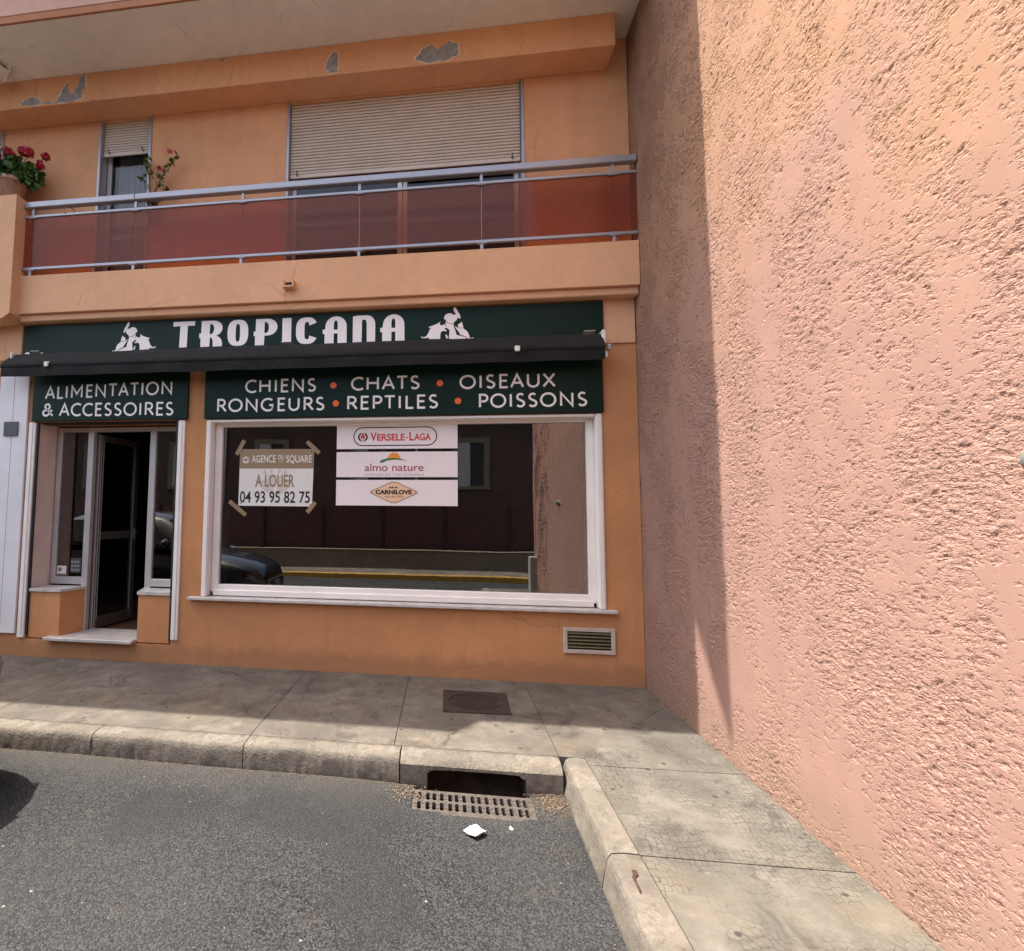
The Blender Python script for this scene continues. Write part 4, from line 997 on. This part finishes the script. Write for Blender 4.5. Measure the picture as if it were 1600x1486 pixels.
m = MB().tube([(-5.56, -.08, 5.285), (-5.52, -.1, 5.275), (-5.48, -.112, 5.27), (-5.44, -.1, 5.275), (-5.40, -.08, 5.285)], .006, 6).tube([(-5.45, -.09, 5.28), (-5.45, -.105, 5.45), (-5.45, -.112, 5.50)], .005, 6); m.build('pot_hanger', 'trim', G)
m = MB(); br = [[(-5.48, -.04, 5.32), (-5.46, -.06, 5.55), (-5.36, -.08, 5.72), (-5.22, -.08, 5.88), (-5.17, -.09, 5.96)], [(-5.48, -.04, 5.32), (-5.51, -.05, 5.55), (-5.54, -.06, 5.78), (-5.55, -.06, 5.95)], [(-5.48, -.04, 5.32), (-5.45, -.07, 5.5), (-5.38, -.09, 5.62), (-5.32, -.09, 5.80)], [(-5.50, -.04, 5.32), (-5.55, -.06, 5.50), (-5.60, -.07, 5.72)], [(-5.46, -.05, 5.32), (-5.36, -.09, 5.46), (-5.27, -.1, 5.52)]]
for b in br: m.tube(b, .009, 6, .004)
m.build('stem', 'stem', G)
m = MB()
for b in br:
    for p in b[2:]: leafcloud(m, p, (.06, .04, .06), 9, .026, rg)
leafcloud(m, (-5.47, -.06, 5.45), (.12, .05, .07), 22, .026, rg)
leafcloud(m, (-5.56, -.06, 5.93), (.04, .03, .08), 16, .028, rg)
m.build('foliage', 'leaf2', G)
for x, z, r0 in ((-5.26, 6.03, .036), (-5.38, 5.82, .034), (-5.33, 5.80, .03), (-5.27, 5.55, .03), (-5.41, 5.84, .026)):
    m = MB(); flowerhead(m, (x, -.09, z), r0, 22, rg); m.build('flower', 'pink', G)
def ring(c, r, th, label, tilt):
    m = MB(); pts = [(c[0] + r * math.cos(a), c[1] + r * math.cos(a) * tilt, c[2] + r * math.sin(a)) for a in (2 * math.pi * i / 20 * .86 for i in range(21))]
    m.tube(pts, th, 6); m.build('wire_ring', 'wire', None, label, 'wire ring', loc=c)
ring((-6.72, -.15, 5.47), .045, .006, 'copper wire loop tied over the top rail near the geranium', .3)
ring((-6.50, -.15, 5.33), .05, .006, 'bent copper wire hooked on the middle rail below the top rail', .5)

# ---- security light top left ---------------------------------------------
L = thing('security_light', 'white and grey security light under the upper slab at the top left edge', 'lamp', (-7.35, -.4, 6.96))
MB().lathe((-7.36, -.42, 6.88), [(0, .085), (.06, .085), (.075, .06), (.075, .0), (.05, -.02), (0, -.02)], 20).build('base', 'bracket', L)
hm = Matrix.Translation((-7.25, -.46, 6.99 - .06)) @ Matrix.Rotation(R(55), 4, 'Y') @ Matrix.Rotation(R(20), 4, 'X')
b = MB().lathe((0, 0, 0), [(0, -.10), (.05, -.10), (.06, -.05), (.085, .08), (.088, .10), (.07, .10), (0, .07)], 24); b.v = [tuple(hm @ Vector(v)) for v in b.v]
b.build('lamp_head', 'bracket', L)
b = MB().lathe((0, 0, 0), [(0, .085), (.068, .085), (.068, .095), (0, .095)], 24); b.v = [tuple(hm @ Vector(v)) for v in b.v]; b.build('lens', 'slate', L)
b = MB().box(-.10, .10, .02, .03, -.04, .16, .003).box(-.11, -.10, -.08, .03, .0, .15, .003); b.v = [tuple(hm @ Vector(v)) for v in b.v]
b.build('barn_door', 'bracket', L)
MB().tube([(-7.36, -.42, 6.87), (-7.34, -.44, 6.83), (-7.30, -.45, 6.86), (-7.26, -.46, 6.92)], .016, 10).ball((-7.38, -.46, 6.83), .045, 2).build('arm', 'bracket', L)

# ================================================================== PINK WALL
RW = thing('rendered_wall', 'tall windowless pink wall in rough trowelled render on the right', 'wall', (0, -3, 0))
gy = [.45 - .05 * i for i in range(25)] + [-.75 - .0135 * i for i in range(1, int(5.16 / .0135) + 1)]
gz = [-.22 + .0095 * i for i in range(int(7.75 / .0095) + 1)] + [7.8, 8.4, 9.2]
ny = len(gy)
vs = [(.004, y, z) for z in gz for y in gy]
fs = [[j * ny + i, j * ny + i + 1, (j + 1) * ny + i + 1, (j + 1) * ny + i] for j in range(len(gz) - 1) for i in range(ny - 1)]
me = bpy.data.meshes.new('render_face'); me.from_pydata([(v[0], v[1] + 3, v[2]) for v in vs], [], fs)
me.polygons.foreach_set('use_smooth', [True] * len(fs)); me.materials.append(M['render'])
rf = bpy.data.objects.new('render_face', me); COL.objects.link(rf); rf.parent = RW; WL[rf.name] = Vector((0, -3, 0))
if me.polygons[0].normal.x > 0: me.flip_normals()
MB().box(.03, .45, -5.905, 1, -.5, 9.2).build('wall_core', 'wallside', RW)
MB().box(-.02, .45, -5.95, -5.906, -.3, 9.2, .01).build('end_return', 'wallside', RW)
fx = thing('wall_fitting', 'grey rounded fitting fixed to the pink wall at the right edge of the picture', 'fitting', (0, -3.50, 1.92))
MB().lathe((-.005, -3.515, 1.915), [(0, -.05), (.02, -.047), (.038, -.035), (.046, -.015), (.048, .03)], 24, 'x').build('dome', 'blob', fx)
MB().lathe((-.005, -3.515, 1.915), [(.0, .0), (.055, .0), (.055, .03)], 24, 'x').build('back_plate', 'cabinet', fx)
cb = thing('utility_cabinet', 'grey utility cabinet at the street end of the pink wall, seen in the window reflection', 'cabinet', (-.1, -5.8, 0))
MB().box(-.16, -.012, -5.86, -5.62, .0, .78, .01).build('body', 'cabinet', cb); MB().box(-.166, -.1605, -5.84, -5.64, .06, .72, .003).build('door_panel', 'alu', cb)

# ================================================================== STREET THINGS
mc = thing('manhole_cover', 'dark cast iron manhole cover with a round lid let into the pavement', 'manhole cover', (-1.72, -.65, .004))
f = MB().loops([[(-2.0, -.925), (-1.42, -.905), (-1.40, -.385), (-2.0, -.385)], disc(-1.71, -.655, .235, .205, 48)], .008, -.01, 'xy').build('frame', 'covercast', mc)
lid = MB().loops([disc(-1.71, -.655, .229, .199, 48)], .004, -.012, 'xy')
for i in range(-9, 10):
    for j in range(-8, 9):
        x, y_ = i * .024, j * .024 + (.012 if i % 2 else 0)
        if (x / .19) ** 2 + (y_ / .165) ** 2 < 1 and (i or j): lid.box(-1.71 + x - .007, -1.71 + x + .007, -.655 + y_ - .008, -.655 + y_ + .008, .0042, .0085)
lid.loops([disc(-1.71, -.655, .215, .187, 48), disc(-1.71, -.655, .200, .173, 48)], .0085, .0042, 'xy')
lid.build('lid', 'covercast', mc)
st_ = MB()
for i in range(12):
    for y_ in (-.90, -.42): st_.box(-1.97 + i * .045, -1.945 + i * .045, y_ - .008, y_ + .008, .0082, .0105)
st_.build('tread_pattern', 'covercast', mc)

gr_z = -.199
gr = thing('drain_grate', 'rusty slotted iron drain grate in the gutter below the kerb mouth', 'drain grate', (-1.8, -1.93, gr_z))
holes = []
N = 15; pitch = (GX1 - GX0 - .05) / N
for i in range(N):
    cx = GX0 + .025 + (i + .5) * pitch + (0.006 if i % 3 == 1 else 0); w_ = .0135
    for (a, b) in ((-2.022, -1.937), (-1.913, -1.828)):
        holes.append([(cx - w_, a + .008), (cx - w_ + .006, a), (cx + w_ - .006, a), (cx + w_, a + .008), (cx + w_, b - .008), (cx + w_ - .006, b), (cx - w_ + .006, b), (cx - w_, b - .008)])
gm = MB().loops([[(GX0 - .004, GY0 - .004), (GX1 + .004, GY0 - .004), (GX1 + .004, GY1 + .002), (GX0 - .004, GY1 + .002)]] + holes, gr_z, gr_z - .035, 'xy')
for i in range(N + 1):
    for y_ in (-2.0, -1.96, -1.89, -1.85): gm.box(GX0 + .025 + i * pitch - .005, GX0 + .025 + i * pitch + .005, y_ - .006, y_ + .006, gr_z + .0003, gr_z + .004)
gm.build('slotted_plate', 'iron', gr)
MB().box(GX0 - .02, GX1 + .02, GY0 - .022, GY0 - .006, gr_z - .05, gr_z + .003, .002).box(GX0 - .022, GX0 - .006, GY0 - .004, GY1, gr_z - .05, gr_z + .002, .002).build('frame', 'iron', gr)

# folded paper scrap, propped up on one corner
pz = road_z(-1.8, -2.29)
sc_ = MB()
A_ = [(-1.872, -2.262, pz + .020), (-1.79, -2.205, pz + .030), (-1.735, -2.250, pz + .022), (-1.806, -2.325, pz + .030), (-1.815, -2.26, pz + .045)]
A_ += [(-1.83, -2.235, pz + .034), (-1.76, -2.232, pz + .018), (-1.765, -2.29, pz + .034), (-1.845, -2.29, pz + .018)]
sc_.add(A_, [[0, 4, 5], [5, 4, 1], [1, 4, 6], [6, 4, 2], [2, 4, 7], [7, 4, 3], [3, 4, 8], [8, 4, 0]])
sc_.add([(-1.872, -2.262, pz + .019), (-1.806, -2.325, pz + .029), (-1.735, -2.250, pz + .021), (-1.79, -2.285, pz + .002), (-1.845, -2.255, pz + .003)], [[0, 1, 3, 4], [1, 2, 3]])
sc_.build('paper_scrap', 'scrap', None, 'crumpled white folded paper lying on the asphalt in front of the drain grate', 'paper', loc=(-1.8, -2.28, pz))
z_ = road_z(-1.58, -2.17)
MB().add([(-1.592, -2.172, z_ + .004), (-1.58, -2.16, z_ + .010), (-1.568, -2.175, z_ + .006), (-1.58, -2.182, z_ + .003), (-1.586, -2.15, z_ + .012)], [[0, 1, 3], [1, 2, 3], [0, 4, 1]]).build('paper_scrap', 'scrap', None, 'tiny torn white paper bit on the asphalt right of the larger scrap', 'paper', loc=(-1.58, -2.17, z_))

# dry leaf crumbs and grit
cr = MB(); rc = random.Random(21)
def crumb(x, y_, s, lift=0, z0=None):
    z = (road_z(x, y_) if z0 is None else z0) + .003 + lift; a = rc.uniform(0, 6.28); u = Vector((math.cos(a), math.sin(a), rc.uniform(-.4, .4))) * s; v = Vector((-math.sin(a), math.cos(a), rc.uniform(-.3, .3))) * s * rc.uniform(.25, .6)
    p = Vector((x, y_, z + s * .4)); cr.add([p - u, p + v, p + u, p - v], [[0, 1, 2], [0, 2, 3]])
for _ in range(1300): crumb(rc.gauss(-1.27, .07), min(rc.gauss(-1.86, .09), -1.78), rc.uniform(.002, .0075), rc.uniform(0, .012))
for _ in range(170): crumb(rc.gauss(-2.24, .06), min(rc.gauss(-1.87, .05), -1.785), rc.uniform(.004, .011))
for _ in range(1500): crumb(rc.uniform(-6.2, -2.2), -1.778 - abs(rc.gauss(0, .028)), rc.uniform(.002, .0055))
for _ in range(120): crumb(-1.205 - abs(rc.gauss(0, .035)), rc.uniform(-3.4, -1.9), rc.uniform(.002, .006))
for _ in range(120): crumb(rc.gauss(-1.33, .06), rc.gauss(-2.35, .10), rc.uniform(.002, .006))
for _ in range(230): crumb(rc.uniform(-5, -1.3), rc.uniform(-4.2, -1.9), rc.uniform(.002, .005))
for _ in range(420): crumb(-.008 - abs(rc.gauss(0, .02)), rc.uniform(-4.2, -.05), rc.uniform(.0015, .0055), 0, 0.0)
for _ in range(300): crumb(rc.uniform(-7, -.1), -.006 - abs(rc.gauss(0, .018)), rc.uniform(.0015, .005), 0, 0.0)
for _ in range(160): crumb(rc.uniform(-7, -.1), rc.uniform(-1.55, -.05), rc.uniform(.0015, .005), 0, 0.0)
cr.build('leaf_litter', 'crumb', None, 'dry leaf crumbs and grit gathered along the gutter and the grate', 'litter', kind='stuff')
gt = MB(); rc = random.Random(5)
for _ in range(18):
    x, y_ = rc.uniform(-4.8, -1.35), rc.uniform(-4.2, -1.9); s = rc.uniform(.002, .0042); bm = bmesh.new(); bmesh.ops.create_icosphere(bm, subdivisions=1, radius=s)
    for v in bm.verts: v.co = Vector((x + v.co.x * rc.uniform(.7, 1.3), y_ + v.co.y * rc.uniform(.7, 1.3), road_z(x, y_) + .001 + v.co.z * .6))
    gt.bm(bm)
M['chip'] = simple('pale_stone_chip', (.34, .31, .27), .9, var=.2)
gt.build('white_grit', 'chip', None, 'scattered white stone chips and specks on the asphalt', 'grit', kind='stuff')
# rust drip on the side kerb
MB().loops([[(-1.075, -2.745), (-1.062, -2.752), (-1.066, -2.778), (-1.086, -2.80), (-1.092, -2.84), (-1.090, -2.875), (-1.098, -2.90), (-1.104, -2.885), (-1.100, -2.84), (-1.102, -2.80), (-1.088, -2.775), (-1.09, -2.755)]], .0095, .0085, 'xy').build('rust_stain', 'rust', None, 'rusty brown drip stain on top of the near side kerb stone', 'stain', loc=(-1.1, -2.83, .009))

# ================================================================== PARKED CAR (nose just at the left edge, and in the reflection)
CX, CY, CZ = -4.93, -2.92, road_z(-6, -2.9)
M['lampglass'] = simple('smoked_headlight', (.10, .10, .105), .15, var=.2)
car = thing('parked_car', 'black car parked along the kerb, its nose just entering the left edge', 'car', (CX, CY, CZ))
def carsec(x):
    """half widths and heights of the body at distance x behind the nose"""
    pts = [(0.0, .50, .28, .70, .60), (.10, .70, .22, .82, .66), (.30, .84, .20, .90, .74), (.6, .90, .19, .97, .80), (1.2, .93, .20, 1.06, .86), (3.2, .93, .22, 1.10, .90), (4.2, .90, .24, 1.12, .88), (4.55, .80, .30, 1.05, .80), (4.62, .70, .36, .98, .74)]
    for a, b in zip(pts, pts[1:]):
        if a[0] <= x <= b[0]:
            f = (x - a[0]) / (b[0] - a[0]); return [a[i] + (b[i] - a[i]) * f for i in range(1, 5)]
xsn = [0, .04, .1, .18, .3, .45, .6, .9, 1.2, 1.6, 2.2, 2.8, 3.2, 3.7, 4.2, 4.4, 4.55, 4.62]
vs = []; m = 14
for x in xsn:
    w, z0, z1, zb = carsec(x); half = [(0, z1), (w * .55, z1 - .012), (w * .82, z1 - .05), (w * .95, zb), (w, (zb + z0) / 2 + .05), (w * .97, z0 + .08), (w * .86, z0), (0, z0 - .01)]
    loop = half + [(-a, b) for a, b in reversed(half[1:-1])]
    vs += [(CX - x - (.0 if x > .3 else .05 * 0), CY + a, CZ + b) for a, b in loop]
fs = [[i * m + k, i * m + (k + 1) % m, (i + 1) * m + (k + 1) % m, (i + 1) * m + k] for i in range(len(xsn) - 1) for k in range(m)] + [list(range(m)), [len(vs) - m + k for k in range(m)][::-1]]
body = MB().add(vs, fs, True).build('body', 'paint', car)
sb = body.modifiers.new('sub', 'SUBSURF'); sb.levels = 1; sb.render_levels = 2
cv = []; secs = [(1.15, .78, 1.03, 1.05), (1.55, .76, 1.03, 1.30), (2.0, .72, 1.05, 1.52), (2.6, .70, 1.06, 1.60), (3.4, .70, 1.08, 1.58), (4.0, .68, 1.08, 1.46), (4.4, .64, 1.08, 1.12)]
for x, w, z0, z1 in secs:
    cv += [(CX - x, CY + a, CZ + b) for a, b in ((-w - .1, z0), (-w, z1 - .06), (-w * .8, z1), (w * .8, z1), (w, z1 - .06), (w + .1, z0))]
MB().add(cv, [[i * 6 + k, i * 6 + k + 1, i * 6 + k + 7, i * 6 + k + 6] for i in range(len(secs) - 1) for k in range(5)], True).build('cabin', 'paint', car)
wv = MB()
for sgn in (-1, 1):
    wv.add([(CX - 1.75, CY + sgn * .845, CZ + 1.10), (CX - 3.9, CY + sgn * .83, CZ + 1.14), (CX - 3.7, CY + sgn * .745, CZ + 1.46), (CX - 2.15, CY + sgn * .765, CZ + 1.47)], [[0, 1, 2, 3]])
wv.add([(CX - 1.28, CY - .70, CZ + 1.135), (CX - 1.28, CY + .70, CZ + 1.135), (CX - 1.92, CY + .60, CZ + 1.495), (CX - 1.92, CY - .60, CZ + 1.495)], [[0, 1, 2, 3]])
wv.build('window', 'trim', car)
MB().box(CX - .012, CX + .022, CY - .36, CY + .36, CZ + .36, CZ + .62, .02).build('grille', 'trim', car)
gc = MB().loops([[(CY - .38, CZ + .34), (CY + .38, CZ + .34), (CY + .40, CZ + .64), (CY - .40, CZ + .64)], [(CY - .355, CZ + .36), (CY + .355, CZ + .36), (CY + .375, CZ + .62), (CY - .375, CZ + .62)]], CX + .005, CX + .03, 'yz'); gc.build('grille_surround', 'chrome', car)
bd = MB()
for k in range(4):
    bd.tube([(CX + .036, CY + (k - 1.5) * .06 + .04 * math.cos(a), CZ + .55 + .04 * math.sin(a)) for a in (2 * math.pi * i / 20 for i in range(21))], .005, 6)
bd.build('badge', 'chrome', car)
for sgn in (-1, 1):
    h_ = MB().add([(CX - .01, CY + sgn * .46, CZ + .60), (CX - .05, CY + sgn * .62, CZ + .60), (CX - .16, CY + sgn * .76, CZ + .67), (CX - .20, CY + sgn * .76, CZ + .74), (CX - .06, CY + sgn * .50, CZ + .70),
                   (CX - .10, CY + sgn * .46, CZ + .60), (CX - .2, CY + sgn * .62, CZ + .60), (CX - .3, CY + sgn * .72, CZ + .67), (CX - .3, CY + sgn * .70, CZ + .74), (CX - .2, CY + sgn * .50, CZ + .70)],
                  [[0, 1, 2, 3, 4], [5, 6, 7, 8, 9], [0, 1, 6, 5], [1, 2, 7, 6], [2, 3, 8, 7], [3, 4, 9, 8], [4, 0, 5, 9]])
    h_.v = [(x - .01, CY + (y - CY) * 1.0, z) for x, y, z in h_.v]
    h_.build('headlight', 'lampglass', car)
for x in (.88, 3.75):
    for sgn in (-1, 1):
        y0 = CY + sgn * .84
        w_ = MB().lathe((CX - x, y0, CZ + .345), [(.20, -.1), (.31, -.11), (.345, -.08), (.345, .08), (.31, .11), (.20, .10)], 32, 'y').build('wheel', 'tyre', car)
        rm = MB().lathe((CX - x, y0, CZ + .345), [(.0, sgn * .06), (.05, sgn * .085), (.08, sgn * .06), (.20, sgn * .06), (.215, sgn * .1)], 32, 'y')
        for k in range(5):
            a = 2 * math.pi * k / 5; mm = Matrix.Translation((CX - x, y0 + sgn * .08, CZ + .345)) @ Matrix.Rotation(a, 4, 'Y'); rm.box(.05, .20, -.012, .012, -.022, .022, .004, 1, mm)
        rm.build('rim', 'alu', w_)
for sgn in (-1, 1): MB().ball((CX - 1.75, CY + sgn * 1.0, CZ + 1.12), .11, 2, (.6, 1, .7)).build('mirror', 'paint', car)

for ch in car.children:
    if not ch.name.startswith('wheel'):
        for v in ch.data.vertices: v.co.z *= 1.16

# ================================================================== ACROSS THE STREET
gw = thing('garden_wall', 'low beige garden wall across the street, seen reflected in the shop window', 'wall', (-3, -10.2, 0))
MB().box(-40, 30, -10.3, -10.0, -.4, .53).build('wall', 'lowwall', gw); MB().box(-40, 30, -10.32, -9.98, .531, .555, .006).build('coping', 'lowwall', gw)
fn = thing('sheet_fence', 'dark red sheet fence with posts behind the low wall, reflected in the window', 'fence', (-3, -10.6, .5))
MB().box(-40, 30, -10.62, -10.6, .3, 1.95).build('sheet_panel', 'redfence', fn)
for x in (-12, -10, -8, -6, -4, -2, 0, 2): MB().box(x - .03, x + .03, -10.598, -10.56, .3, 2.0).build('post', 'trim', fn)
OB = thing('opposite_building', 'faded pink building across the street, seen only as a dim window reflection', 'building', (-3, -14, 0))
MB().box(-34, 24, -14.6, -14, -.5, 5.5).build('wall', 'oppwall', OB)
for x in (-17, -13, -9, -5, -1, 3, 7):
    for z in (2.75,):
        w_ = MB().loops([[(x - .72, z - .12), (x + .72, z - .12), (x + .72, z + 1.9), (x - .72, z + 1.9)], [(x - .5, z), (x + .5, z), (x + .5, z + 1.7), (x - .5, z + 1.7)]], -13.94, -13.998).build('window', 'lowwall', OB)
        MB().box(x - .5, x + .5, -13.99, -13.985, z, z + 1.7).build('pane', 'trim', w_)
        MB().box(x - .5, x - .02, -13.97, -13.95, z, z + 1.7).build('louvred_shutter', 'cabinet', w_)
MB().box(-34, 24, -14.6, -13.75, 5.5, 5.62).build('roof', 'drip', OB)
for x in (-11, -3.1, 5): MB().tube([(x, -13.93, -.3), (x, -13.93, 5.45)], .05, 8).build('downpipe', 'alu', OB)
